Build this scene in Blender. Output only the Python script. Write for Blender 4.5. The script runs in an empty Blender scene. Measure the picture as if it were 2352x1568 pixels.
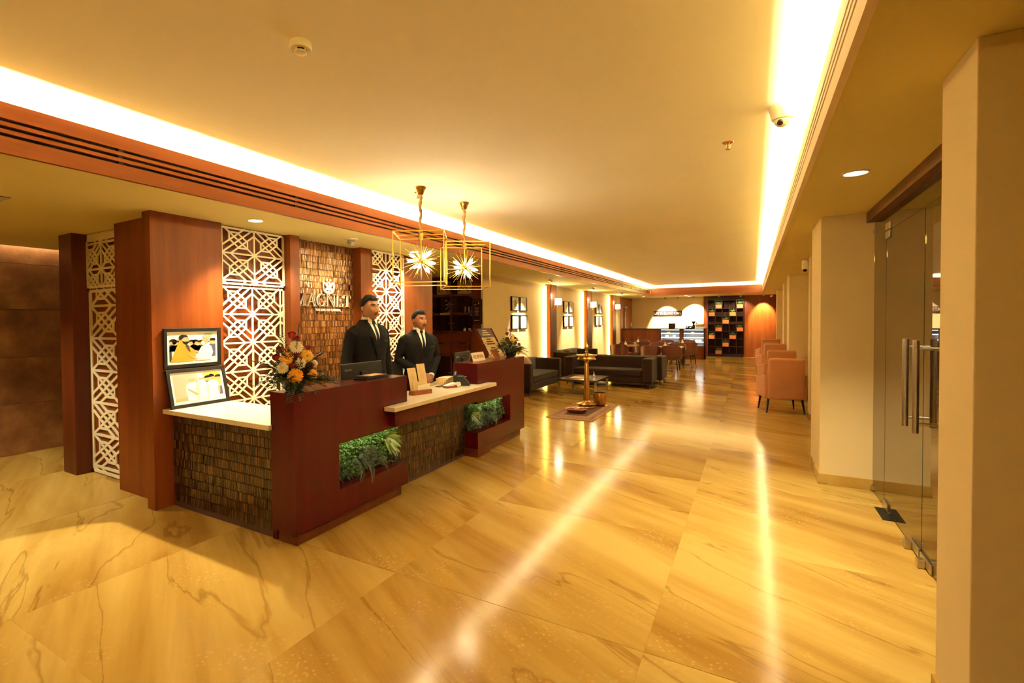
import bpy, math, random
from math import sin, cos, pi, sqrt, radians, atan2
from mathutils import Vector, Matrix, noise

scene = bpy.context.scene
COL = scene.collection
rnd = random.Random(11)

# ------------------------------------------------------------------ camera
cam_data = bpy.data.cameras.new('camera')
cam = bpy.data.objects.new('camera', cam_data)
COL.objects.link(cam)
_yaw, _pit, _rol = radians(31.94749), radians(1.23684), radians(-0.51331)
_fw = Vector((-sin(_yaw) * cos(_pit), cos(_yaw) * cos(_pit), -sin(_pit)))
_rt = Vector((cos(_yaw), sin(_yaw), 0))
_up = _rt.cross(_fw)
_r2 = cos(_rol) * _rt + sin(_rol) * _up
_u2 = -sin(_rol) * _rt + cos(_rol) * _up
cam.matrix_world = Matrix(((_r2.x, _u2.x, -_fw.x, 0), (_r2.y, _u2.y, -_fw.y, 0), (_r2.z, _u2.z, -_fw.z, 1.6), (0, 0, 0, 1)))
cam_data.sensor_width = 36
cam_data.lens = 1150.87 / 2352 * 36
cam_data.shift_x = 164.17 / 2352
cam_data.shift_y = -21.53 / 2352
cam_data.clip_start = 0.05
cam_data.clip_end = 100
scene.camera = cam

# ------------------------------------------------------------------ exposure, world, lights
scene.view_settings.view_transform = 'Standard'
scene.view_settings.look = 'None'
scene.view_settings.gamma = 1
scene.view_settings.use_curve_mapping = False
scene.view_settings.exposure = 1.14
scene.cycles.max_bounces = 8
scene.cycles.diffuse_bounces = 5
scene.cycles.glossy_bounces = 4
scene.cycles.transmission_bounces = 8
scene.cycles.sample_clamp_indirect = 6.0
world = bpy.data.worlds.new('world')
scene.world = world
world.use_nodes = True
world.node_tree.nodes['Background'].inputs[0].default_value = (1.0, 0.6, 0.26, 1)
world.node_tree.nodes['Background'].inputs[1].default_value = 0.02

WARM = (1.0, 0.84, 0.50)
WARM2 = (1.0, 0.84, 0.50)
LAMP_COL = (1.0, 0.84, 0.50)

def area(name, loc, sx, sy, energy, rot=(0, 0, 0), color=WARM):
    l = bpy.data.lights.new(name, 'AREA')
    l.shape = 'RECTANGLE'; l.size = sx; l.size_y = sy
    l.energy = energy; l.color = color
    o = bpy.data.objects.new(name, l); COL.objects.link(o)
    o.location = loc; o.rotation_euler = rot
    return o

def spot(name, loc, target, energy, angle=70, blend=0.6, radius=0.035, color=WARM2):
    l = bpy.data.lights.new(name, 'SPOT')
    l.energy = energy; l.color = color; l.spot_size = radians(angle); l.spot_blend = blend
    l.shadow_soft_size = radius
    o = bpy.data.objects.new(name, l); COL.objects.link(o)
    o.location = loc
    d = Vector(target) - Vector(loc)
    o.rotation_euler = d.to_track_quat('-Z', 'Y').to_euler()
    return o

UP = (pi, 0, 0)
COVE = 30.0           # watts per metre of cove strip
# LED strips hidden behind the cove lips, shining up on the raised ceiling
area('cove_light_left', (-3.60, 9.4, 2.80), 0.07, 25.0, COVE * 25, UP)
area('cove_light_right', (0.37, 9.4, 2.80), 0.07, 25.0, COVE * 25, UP)
area('cove_light_far', (-1.62, 21.98, 2.80), 3.8, 0.07, COVE * 3.8, UP)
area('cove_light_near', (-1.62, -2.9, 2.80), 3.8, 0.07, COVE * 3.8, UP)
# recessed downlights of the lower ceilings
DOWN = [  # x, y, energy, target offset, cone, blend
    (-3.96, 3.10, 230, (0.0, -0.25), 92, 0.7),
    (-3.97, 5.70, 70, (-0.10, 0.0), 120, 0.5),
    (0.576, 4.31, 170, (0.0, 0.0), 105, 0.7),
    (-6.20, 1.30, 130, (0.0, 0.0), 105, 0.6),
    (-5.60, -1.0, 60, (0.0, 0.0), 110, 0.6),
    (-4.00, 0.30, 40, (0.0, 0.0), 110, 0.6),
    (-5.60, 7.60, 60, (0.0, 0.0), 110, 0.6),
]
for x, y, e, t, a, b in DOWN:
    spot('downlight_beam', (x, y, 2.545), (x + t[0], y + t[1], 0), e, a, b)
# adjustable spots washing the walls
SPOTS = [(-3.954, 4.41, (-4.43, 4.50, 1.75), 110, 62), (-3.96, 3.62, (-4.40, 3.55, 1.5), 40, 80),
         (-3.96, 5.35, (-4.36, 5.5, 1.5), 40, 80),
         (-4.015, 11.25, (-4.75, 11.15, 1.15), 230, 58), (-4.02, 14.98, (-4.75, 14.9, 1.15), 230, 58),
         (-3.96, 18.5, (-4.75, 18.4, 1.15), 230, 58)]
for x, y, t, e, a in SPOTS:
    spot('wall_spot_beam', (x, y, 2.49), t, e, a, 0.75)
CAFE = [(-3.25, 23.60, (-3.25, 24.3, 1.45), 620, 64), (-2.15, 23.60, (-2.15, 24.3, 1.6), 700, 64),
        (0.35, 23.80, (0.35, 24.27, 1.75), 400, 60), (-1.23, 23.3, (-1.23, 24.2, 1.7), 60, 70), (-0.46, 23.3, (-0.46, 24.2, 1.7), 95, 70)]
for x, y, t, e, a in CAFE:
    spot('cafe_spot_beam', (x, y, 2.50), t, e, a, 0.5)
for x, y, e in ((-2.3, 19.5, 70), (-4.1, 21.0, 60), (-0.8, 17.0, 30), (-1.0, 22.8, 50)):
    spot('cafe_downlight_beam', (x, y, 2.50 if y > 22 or x < -3.6 else 2.93), (x, y, 0), e, 110, 0.7)
# stone wall slot, outside corridor
area('wall_wash_light', (-7.60, 1.5, 2.62), 0.05, 7.0, 70, (0, radians(20), 0))
spot('corridor_beam', (1.9, 4.6, 2.45), (1.9, 4.6, 0), 0.8, 120, 0.7)
spot('corridor_beam', (1.9, 2.4, 2.45), (1.9, 2.4, 0), 0.8, 120, 0.7)

# ------------------------------------------------------------------ materials
def nodes_of(m):
    m.use_nodes = True
    nt = m.node_tree
    return nt, nt.nodes, nt.links, nt.nodes['Principled BSDF']

def lin(c):
    return tuple(((v / 255 / 12.92) if v / 255 <= 0.04045 else ((v / 255 + 0.055) / 1.055) ** 2.4) for v in c)

def mat(name, col, rough=0.5, metal=0.0, spec=0.5, var=0.12, scale=8.0, emit=None, strength=0.0, coat=0.0, bump=0.0, trans=0.0, island=0.0, sheen=0.0, ior=None, alpha=None):
    m = bpy.data.materials.new(name)
    nt, N, L, P = nodes_of(m)
    P.inputs['Roughness'].default_value = rough
    P.inputs['Metallic'].default_value = metal
    P.inputs['Specular IOR Level'].default_value = spec
    P.inputs['Coat Weight'].default_value = coat
    P.inputs['Coat Roughness'].default_value = 0.08
    P.inputs['Transmission Weight'].default_value = trans
    if sheen: P.inputs['Sheen Weight'].default_value = sheen
    if ior: P.inputs['IOR'].default_value = ior
    tc = N.new('ShaderNodeTexCoord')
    nz = N.new('ShaderNodeTexNoise'); nz.inputs['Scale'].default_value = scale; nz.inputs['Detail'].default_value = 4
    L.new(tc.outputs['Object'], nz.inputs['Vector'])
    mr = N.new('ShaderNodeMapRange')
    mr.inputs['From Min'].default_value = 0.3; mr.inputs['From Max'].default_value = 0.7
    mr.inputs['To Min'].default_value = 1 - var; mr.inputs['To Max'].default_value = 1 + var
    L.new(nz.outputs['Fac'], mr.inputs['Value'])
    fac = mr.outputs['Result']
    if island:
        g = N.new('ShaderNodeNewGeometry')
        m2 = N.new('ShaderNodeMapRange')
        m2.inputs['To Min'].default_value = 1 - island; m2.inputs['To Max'].default_value = 1 + island
        L.new(g.outputs['Random Per Island'], m2.inputs['Value'])
        mm = N.new('ShaderNodeMath'); mm.operation = 'MULTIPLY'
        L.new(fac, mm.inputs[0]); L.new(m2.outputs['Result'], mm.inputs[1]); fac = mm.outputs[0]
    vm = N.new('ShaderNodeVectorMath'); vm.operation = 'SCALE'
    vm.inputs[0].default_value = col[:3]
    L.new(fac, vm.inputs['Scale'])
    L.new(vm.outputs['Vector'], P.inputs['Base Color'])
    if emit:
        P.inputs['Emission Color'].default_value = (*emit, 1)
        P.inputs['Emission Strength'].default_value = strength
    if bump:
        b = N.new('ShaderNodeBump'); b.inputs['Strength'].default_value = bump; b.inputs['Distance'].default_value = 0.01
        n2 = N.new('ShaderNodeTexNoise'); n2.inputs['Scale'].default_value = scale * 6
        L.new(tc.outputs['Object'], n2.inputs['Vector'])
        L.new(n2.outputs['Fac'], b.inputs['Height']); L.new(b.outputs['Normal'], P.inputs['Normal'])
    return m

def ramp(N, stops):
    r = N.new('ShaderNodeValToRGB')
    e = r.color_ramp.elements
    e[0].position, e[0].color = stops[0][0], (*stops[0][1], 1)
    e[1].position, e[1].color = stops[-1][0], (*stops[-1][1], 1)
    for p, c in stops[1:-1]:
        k = e.new(p); k.color = (*c, 1)
    return r

def wood(name, c1, c2, grain='Z', rough=0.3, coat=0.3, sc=1.0):
    m = bpy.data.materials.new(name)
    nt, N, L, P = nodes_of(m)
    tc = N.new('ShaderNodeTexCoord'); mp = N.new('ShaderNodeMapping')
    s = {'X': (0.5, 7, 7), 'Y': (7, 0.5, 7), 'Z': (7, 7, 0.5)}[grain]
    mp.inputs['Scale'].default_value = tuple(v * sc for v in s)
    L.new(tc.outputs['Object'], mp.inputs['Vector'])
    n1 = N.new('ShaderNodeTexNoise'); n1.inputs['Scale'].default_value = 1.0; n1.inputs['Detail'].default_value = 5; n1.inputs['Distortion'].default_value = 0.15
    n2 = N.new('ShaderNodeTexNoise'); n2.inputs['Scale'].default_value = 9.0; n2.inputs['Detail'].default_value = 3
    L.new(mp.outputs['Vector'], n1.inputs['Vector']); L.new(mp.outputs['Vector'], n2.inputs['Vector'])
    mx = N.new('ShaderNodeMath'); mx.operation = 'MULTIPLY_ADD'
    L.new(n2.outputs['Fac'], mx.inputs[0]); mx.inputs[1].default_value = 0.22
    L.new(n1.outputs['Fac'], mx.inputs[2])
    r = ramp(N, [(0.40, c1), (0.82, c2)])
    L.new(mx.outputs[0], r.inputs['Fac']); L.new(r.outputs['Color'], P.inputs['Base Color'])
    P.inputs['Roughness'].default_value = rough
    P.inputs['Coat Weight'].default_value = 0.0; P.inputs['Specular IOR Level'].default_value = 0.22
    return m

def marble(name, per_object=True, rough=0.13):
    m = bpy.data.materials.new(name)
    nt, N, L, P = nodes_of(m)
    g = N.new('ShaderNodeNewGeometry'); oi = N.new('ShaderNodeObjectInfo')
    off = N.new('ShaderNodeVectorMath'); off.operation = 'SCALE'; off.inputs[0].default_value = (31.7, 17.3, 9.1)
    L.new(oi.outputs['Random'], off.inputs['Scale'])
    ad = N.new('ShaderNodeVectorMath'); ad.operation = 'ADD'
    L.new(g.outputs['Position'], ad.inputs[0]); L.new(off.outputs['Vector'], ad.inputs[1])
    rot = N.new('ShaderNodeVectorRotate'); rot.rotation_type = 'Z_AXIS'
    rot.inputs['Angle'].default_value = radians(28)
    L.new(ad.outputs['Vector'], rot.inputs['Vector'])
    def scaled(v):
        a = N.new('ShaderNodeVectorMath'); a.operation = 'MULTIPLY'; a.inputs[1].default_value = v
        L.new(rot.outputs['Vector'], a.inputs[0]); return a.outputs['Vector']
    n1 = N.new('ShaderNodeTexNoise'); n1.inputs['Scale'].default_value = 1.0; n1.inputs['Detail'].default_value = 8; n1.inputs['Roughness'].default_value = 0.55; n1.inputs['Distortion'].default_value = 0.7
    L.new(scaled((0.22, 1.35, 1)), n1.inputs['Vector'])
    r1 = ramp(N, [(0.34, (0.27, 0.138, 0.024)), (0.43, (0.36, 0.212, 0.044)), (0.52, (0.43, 0.270, 0.064)), (0.64, (0.51, 0.350, 0.098))])
    n1b = N.new('ShaderNodeTexNoise'); n1b.inputs['Scale'].default_value = 1.0; n1b.inputs['Detail'].default_value = 5; n1b.inputs['Distortion'].default_value = 0.4
    L.new(scaled((0.28, 6.5, 1)), n1b.inputs['Vector'])
    mxn = N.new('ShaderNodeMath'); mxn.operation = 'MULTIPLY_ADD'; mxn.inputs[1].default_value = 0.30
    sb = N.new('ShaderNodeMath'); sb.operation = 'SUBTRACT'; sb.inputs[1].default_value = 0.5
    L.new(n1b.outputs['Fac'], sb.inputs[0]); L.new(sb.outputs[0], mxn.inputs[0]); L.new(n1.outputs['Fac'], mxn.inputs[2])
    L.new(mxn.outputs[0], r1.inputs['Fac'])
    n2 = N.new('ShaderNodeTexNoise'); n2.inputs['Scale'].default_value = 1.0; n2.inputs['Detail'].default_value = 6; n2.inputs['Distortion'].default_value = 0.6
    L.new(scaled((0.20, 1.25, 1)), n2.inputs['Vector'])
    s = N.new('ShaderNodeMath'); s.operation = 'SUBTRACT'; s.inputs[1].default_value = 0.5; L.new(n2.outputs['Fac'], s.inputs[0])
    ab = N.new('ShaderNodeMath'); ab.operation = 'ABSOLUTE'; L.new(s.outputs[0], ab.inputs[0])
    r2 = ramp(N, [(0.0, (0.60, 0.52, 0.42)), (0.008, (1, 1, 1))]); L.new(ab.outputs[0], r2.inputs['Fac'])
    mx = N.new('ShaderNodeMixRGB'); mx.blend_type = 'MULTIPLY'; mx.inputs['Fac'].default_value = 0.8
    L.new(r1.outputs['Color'], mx.inputs[1]); L.new(r2.outputs['Color'], mx.inputs[2])
    # pale fossil flecks in clusters
    vo = N.new('ShaderNodeTexVoronoi'); vo.inputs['Scale'].default_value = 34
    L.new(ad.outputs['Vector'], vo.inputs['Vector'])
    lt = N.new('ShaderNodeMapRange'); lt.inputs['From Min'].default_value = 0.34; lt.inputs['From Max'].default_value = 0.18
    L.new(vo.outputs['Distance'], lt.inputs['Value'])
    n3 = N.new('ShaderNodeTexNoise'); n3.inputs['Scale'].default_value = 2.6; n3.inputs['Detail'].default_value = 3
    L.new(ad.outputs['Vector'], n3.inputs['Vector'])
    cl = N.new('ShaderNodeMapRange'); cl.inputs['From Min'].default_value = 0.50; cl.inputs['From Max'].default_value = 0.68
    cl.inputs['To Max'].default_value = 0.30
    L.new(n3.outputs['Fac'], cl.inputs['Value'])
    fm = N.new('ShaderNodeMath'); fm.operation = 'MULTIPLY'; L.new(lt.outputs['Result'], fm.inputs[0]); L.new(cl.outputs['Result'], fm.inputs[1])
    m2 = N.new('ShaderNodeMixRGB'); m2.inputs[2].default_value = (0.68, 0.48, 0.19, 1)
    L.new(fm.outputs[0], m2.inputs['Fac']); L.new(mx.outputs['Color'], m2.inputs[1])
    L.new(m2.outputs['Color'], P.inputs['Base Color'])
    P.inputs['Roughness'].default_value = rough
    P.inputs['Specular IOR Level'].default_value = 0.08
    b = N.new('ShaderNodeBump'); b.inputs['Strength'].default_value = 0.03; b.inputs['Distance'].default_value = 0.02
    n4 = N.new('ShaderNodeTexNoise'); n4.inputs['Scale'].default_value = 5.0; n4.inputs['Detail'].default_value = 3
    L.new(g.outputs['Position'], n4.inputs['Vector'])
    L.new(n4.outputs['Fac'], b.inputs['Height']); L.new(b.outputs['Normal'], P.inputs['Normal'])
    return m

def kitkat(name, stops, rough=0.25):
    """glazed strip tiles: every strip its own tint of bronze"""
    m = bpy.data.materials.new(name)
    nt, N, L, P = nodes_of(m)
    g = N.new('ShaderNodeNewGeometry')
    r = ramp(N, stops)
    L.new(g.outputs['Random Per Island'], r.inputs['Fac'])
    nz = N.new('ShaderNodeTexNoise'); nz.inputs['Scale'].default_value = 45; nz.inputs['Detail'].default_value = 3
    L.new(g.outputs['Position'], nz.inputs['Vector'])
    mr = N.new('ShaderNodeMapRange'); mr.inputs['From Min'].default_value = 0.3; mr.inputs['From Max'].default_value = 0.7; mr.inputs['To Min'].default_value = 0.75; mr.inputs['To Max'].default_value = 1.2
    L.new(nz.outputs['Fac'], mr.inputs['Value'])
    vm = N.new('ShaderNodeVectorMath'); vm.operation = 'SCALE'
    L.new(r.outputs['Color'], vm.inputs[0]); L.new(mr.outputs['Result'], vm.inputs['Scale'])
    L.new(vm.outputs['Vector'], P.inputs['Base Color'])
    P.inputs['Metallic'].default_value = 0.35
    P.inputs['Roughness'].default_value = rough
    P.inputs['Coat Weight'].default_value = 0.6; P.inputs['Coat Roughness'].default_value = 0.1
    b = N.new('ShaderNodeBump'); b.inputs['Strength'].default_value = 0.5; b.inputs['Distance'].default_value = 0.004
    L.new(nz.outputs['Fac'], b.inputs['Height']); L.new(b.outputs['Normal'], P.inputs['Normal'])
    return m

def slabstone(name):
    m = bpy.data.materials.new(name)
    nt, N, L, P = nodes_of(m)
    tc = N.new('ShaderNodeTexCoord')
    oi = N.new('ShaderNodeObjectInfo')
    sc_ = N.new('ShaderNodeVectorMath'); sc_.operation = 'SCALE'; sc_.inputs[0].default_value = (7, 13, 5); L.new(oi.outputs['Random'], sc_.inputs['Scale'])
    ad = N.new('ShaderNodeVectorMath'); ad.operation = 'ADD'; L.new(tc.outputs['Object'], ad.inputs[0]); L.new(sc_.outputs['Vector'], ad.inputs[1])
    n = N.new('ShaderNodeTexNoise'); n.inputs['Scale'].default_value = 2.6; n.inputs['Detail'].default_value = 8; n.inputs['Roughness'].default_value = 0.65
    L.new(ad.outputs['Vector'], n.inputs['Vector'])
    r = ramp(N, [(0.3, (0.10, 0.035, 0.012)), (0.5, (0.19, 0.075, 0.026)), (0.72, (0.30, 0.14, 0.05))])
    L.new(n.outputs['Fac'], r.inputs['Fac']); L.new(r.outputs['Color'], P.inputs['Base Color'])
    P.inputs['Roughness'].default_value = 0.42
    b = N.new('ShaderNodeBump'); b.inputs['Strength'].default_value = 0.3; b.inputs['Distance'].default_value = 0.02
    L.new(n.outputs['Fac'], b.inputs['Height']); L.new(b.outputs['Normal'], P.inputs['Normal'])
    return m

M = {}
M['paint'] = mat('cream_paint', (0.70, 0.57, 0.32), 0.75, var=0.03, scale=2)
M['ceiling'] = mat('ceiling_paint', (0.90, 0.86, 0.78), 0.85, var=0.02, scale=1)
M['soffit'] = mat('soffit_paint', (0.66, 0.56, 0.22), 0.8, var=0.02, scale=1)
M['trim'] = mat('cream_trim', (0.76, 0.60, 0.42), 0.5, var=0.03)
M['marble'] = marble('floor_marble')
M['skirting'] = marble('skirting_marble', rough=0.2)
M['joint'] = mat('tile_joint', (0.36, 0.22, 0.06), 0.7)
M['wood'] = wood('teak_veneer', (0.120, 0.0225, 0.0035), (0.205, 0.050, 0.008), 'Z', 0.33, 0.12)
M['wood_dark'] = wood('dark_teak_veneer', (0.060, 0.011, 0.0025), (0.115, 0.026, 0.005), 'Z', 0.33, 0.12)
M['wood_desk'] = wood('mahogany_veneer', (0.038, 0.0026, 0.0026), (0.060, 0.0046, 0.0038), 'Z', 0.24, 0.12)
M['wood_beam'] = wood('beam_veneer', (0.165, 0.040, 0.010), (0.26, 0.075, 0.018), 'Y', 0.35, 0.1)
M['wood_beam_x'] = wood('beam_veneer_cross', (0.135, 0.032, 0.008), (0.21, 0.060, 0.014), 'X', 0.35, 0.1)
M['wood_side'] = wood('walnut_veneer', (0.070, 0.012, 0.003), (0.125, 0.026, 0.006), 'X', 0.30, 0.15)
M['flute'] = wood('fluted_timber', (0.040, 0.012, 0.007), (0.080, 0.025, 0.013), 'Z', 0.4, 0.1)
M['black'] = mat('black_metal', (0.008, 0.007, 0.006), 0.45, spec=0.25, var=0.2)
M['shadow_gap'] = mat('black_slot', (0.006, 0.005, 0.005), 0.9)
M['lattice'] = mat('ivory_lacquer', (0.82, 0.74, 0.55), 0.35, var=0.03, coat=0.2)
M['stone'] = mat('ivory_quartz', (0.84, 0.75, 0.56), 0.12, var=0.05, scale=14)
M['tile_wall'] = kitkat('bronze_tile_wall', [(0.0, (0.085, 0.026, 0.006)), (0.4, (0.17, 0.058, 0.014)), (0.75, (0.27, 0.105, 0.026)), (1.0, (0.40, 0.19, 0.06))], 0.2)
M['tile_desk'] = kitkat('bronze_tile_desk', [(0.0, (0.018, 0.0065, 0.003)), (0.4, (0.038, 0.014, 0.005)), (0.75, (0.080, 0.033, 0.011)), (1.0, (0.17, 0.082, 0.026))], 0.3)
M['tile_back'] = mat('tile_grout', (0.045, 0.013, 0.005), 0.8)
M['chrome'] = mat('polished_chrome', (0.80, 0.80, 0.82), 0.08, 1.0, var=0.02)
M['steel'] = mat('brushed_steel', (0.55, 0.50, 0.42), 0.28, 1.0, var=0.05)
M['brass'] = mat('polished_brass', (0.50, 0.30, 0.10), 0.26, 1.0, var=0.1)
M['gold'] = mat('gold_rod', (0.85, 0.58, 0.17), 0.25, 1.0, var=0.05)
M['rope'] = mat('gold_fabric_sleeve', (0.45, 0.28, 0.10), 0.7, var=0.25, scale=60, bump=0.6)
M['bulb'] = mat('lit_bulb', (1, 0.9, 0.7), 0.3, emit=(1, 0.80, 0.48), strength=28)
M['lamp_disc'] = mat('lit_downlight', (1, 0.9, 0.7), 0.3, emit=(1, 0.80, 0.48), strength=9)
M['shade'] = mat('lit_fabric_shade', (1, 0.9, 0.7), 0.6, emit=(1, 0.74, 0.40), strength=3.2)
M['led'] = mat('lit_led_strip', (1, 0.9, 0.3), 0.5, emit=(1, 0.72, 0.06), strength=2.2)
M['led_white'] = mat('lit_cool_strip', (1, 1, 1), 0.5, emit=(0.86, 0.93, 1.0), strength=2.6)
M['led_slot'] = mat('lit_slot', (1, 0.9, 0.7), 0.5, emit=(1, 0.75, 0.42), strength=5)
M['white'] = mat('white_plastic', (0.80, 0.74, 0.62), 0.4, var=0.03)
M['print'] = mat('white_mat_board', (0.85, 0.80, 0.68), 0.7, var=0.02)
M['ink'] = mat('black_ink', (0.03, 0.02, 0.02), 0.8)
M['ink_brown'] = mat('brown_ink', (0.48, 0.24, 0.11), 0.8)
M['ink_tan'] = mat('tan_ink', (0.66, 0.46, 0.28), 0.8)
M['frame'] = mat('black_frame', (0.008, 0.006, 0.005), 0.5, spec=0.2, var=0.2)
M['sofa'] = mat('brown_velvet', (0.017, 0.0070, 0.0025), 0.9, spec=0.15, var=0.25, scale=5, sheen=0.04)
M['sofa_lite'] = mat('tan_velvet_cushion', (0.085, 0.037, 0.012), 0.9, spec=0.15, var=0.15, scale=5, sheen=0.05)
M['pink'] = mat('terracotta_velvet', (0.46, 0.195, 0.085), 0.85, var=0.08, scale=3, sheen=0.05)
M['leather'] = mat('oxblood_leather', (0.070, 0.013, 0.005), 0.4, var=0.15)
M['black_leather'] = mat('black_leather', (0.012, 0.010, 0.008), 0.45, spec=0.3, var=0.2)
M['suit'] = mat('black_suiting', (0.0042, 0.0034, 0.0032), 0.85, spec=0.12, var=0.15, scale=30)
M['suit2'] = mat('charcoal_suiting', (0.0058, 0.005, 0.0052), 0.85, spec=0.14, var=0.15, scale=30)
M['tie'] = mat('black_tie', (0.002, 0.002, 0.0025), 0.6, spec=0.12)
M['shirt'] = mat('white_shirt', (0.80, 0.76, 0.64), 0.7, var=0.03)
M['skin'] = mat('brown_skin', (0.27, 0.115, 0.047), 0.5, spec=0.3, var=0.06, scale=12)
M['skin2'] = mat('deep_brown_skin', (0.24, 0.095, 0.040), 0.5, spec=0.3, var=0.06, scale=12)
M['hair'] = mat('black_hair', (0.006, 0.0045, 0.004), 0.6, spec=0.15, var=0.3, scale=60, bump=0.5)
M['eye'] = mat('eye_white', (0.75, 0.68, 0.6), 0.2)
M['lip'] = mat('lip_skin', (0.17, 0.055, 0.03), 0.5)
M['leaf'] = mat('green_leaf', (0.050, 0.115, 0.010), 0.5, var=0.2, scale=20, island=0.7)
M['leaf_dark'] = mat('dark_leaf', (0.026, 0.040, 0.007), 0.5, var=0.2, scale=20, island=0.6)
M['leaf_yellow'] = mat('variegated_leaf', (0.11, 0.14, 0.02), 0.45, var=0.3, scale=25, island=0.4)
M['leaf_pale'] = mat('pale_leaf', (0.20, 0.30, 0.10), 0.5, var=0.4, scale=25, island=0.5)
M['petal_white'] = mat('cream_petal', (0.86, 0.78, 0.55), 0.6, var=0.06)
M['petal_orange'] = mat('orange_petal', (0.86, 0.36, 0.02), 0.6, var=0.12)
M['petal_yellow'] = mat('yellow_petal', (0.90, 0.50, 0.03), 0.6, var=0.1)
M['petal_red'] = mat('red_rose_petal', (0.26, 0.004, 0.006), 0.55, var=0.35, scale=30)
M['pollen'] = mat('flower_center', (0.62, 0.36, 0.06), 0.8, var=0.3, scale=80)
M['glass'] = mat('clear_glass', (0.92, 0.90, 0.84), 0.0, trans=1.0, ior=1.05, var=0.0)
M['door_glass'] = mat('door_glass', (0.52, 0.42, 0.33), 0.0, trans=1.0, ior=1.45, var=0.0)
M['dark_glass'] = mat('dark_cabinet_glass', (0.020, 0.013, 0.009), 0.06, var=0.0, spec=0.3)
M['table_brown'] = wood('smoked_oak', (0.045, 0.020, 0.009), (0.085, 0.040, 0.018), 'X', 0.2, 0.2)
M['carton'] = mat('buff_paper', (0.72, 0.54, 0.27), 0.7, var=0.08)
M['paper'] = mat('white_paper', (0.84, 0.78, 0.62), 0.7, var=0.03)
M['magenta'] = mat('plum_plastic', (0.17, 0.020, 0.055), 0.35)
M['maroon'] = mat('red_petal_water', (0.28, 0.008, 0.012), 0.4, var=0.4, scale=60)
M['mat'] = mat('jute_rug', (0.30, 0.155, 0.065), 0.95, var=0.2, scale=60, bump=0.5)
M['mat_dark'] = mat('jute_rug_border', (0.085, 0.030, 0.016), 0.95, var=0.2, scale=60)
M['table_top'] = wood('table_oak', (0.30, 0.14, 0.055), (0.46, 0.24, 0.10), 'X', 0.25, 0.3)
M['pot_orange'] = mat('terracotta_box', (0.42, 0.115, 0.022), 0.5, var=0.15, scale=6)
M['shelf_dark'] = mat('espresso_timber', (0.018, 0.006, 0.0035), 0.4, spec=0.2, var=0.2, scale=6)
M['shelf_back'] = mat('espresso_back', (0.026, 0.0075, 0.004), 0.6, spec=0.1, var=0.2, scale=6)
M['gold_label'] = mat('gold_label', (0.75, 0.50, 0.16), 0.35, 0.3)
M['case_grey'] = mat('case_grey', (0.30, 0.31, 0.33), 0.4, 0.3)
M['mesh_grey'] = mat('grey_mesh', (0.09, 0.075, 0.06), 0.6)
M['orange_cloth'] = mat('orange_print', (0.86, 0.26, 0.01), 0.6, var=0.15)
M['print_grey'] = mat('grey_print', (0.30, 0.27, 0.20), 0.6, var=0.1, scale=3)
M['print_navy'] = mat('navy_print', (0.05, 0.05, 0.10), 0.6)
M['print_skin'] = mat('tan_print', (0.50, 0.25, 0.11), 0.6)
M['print_green'] = mat('green_print', (0.25, 0.32, 0.10), 0.6)
M['corridor'] = mat('corridor_paint', (0.26, 0.155, 0.075), 0.7, var=0.03, scale=1)

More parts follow.
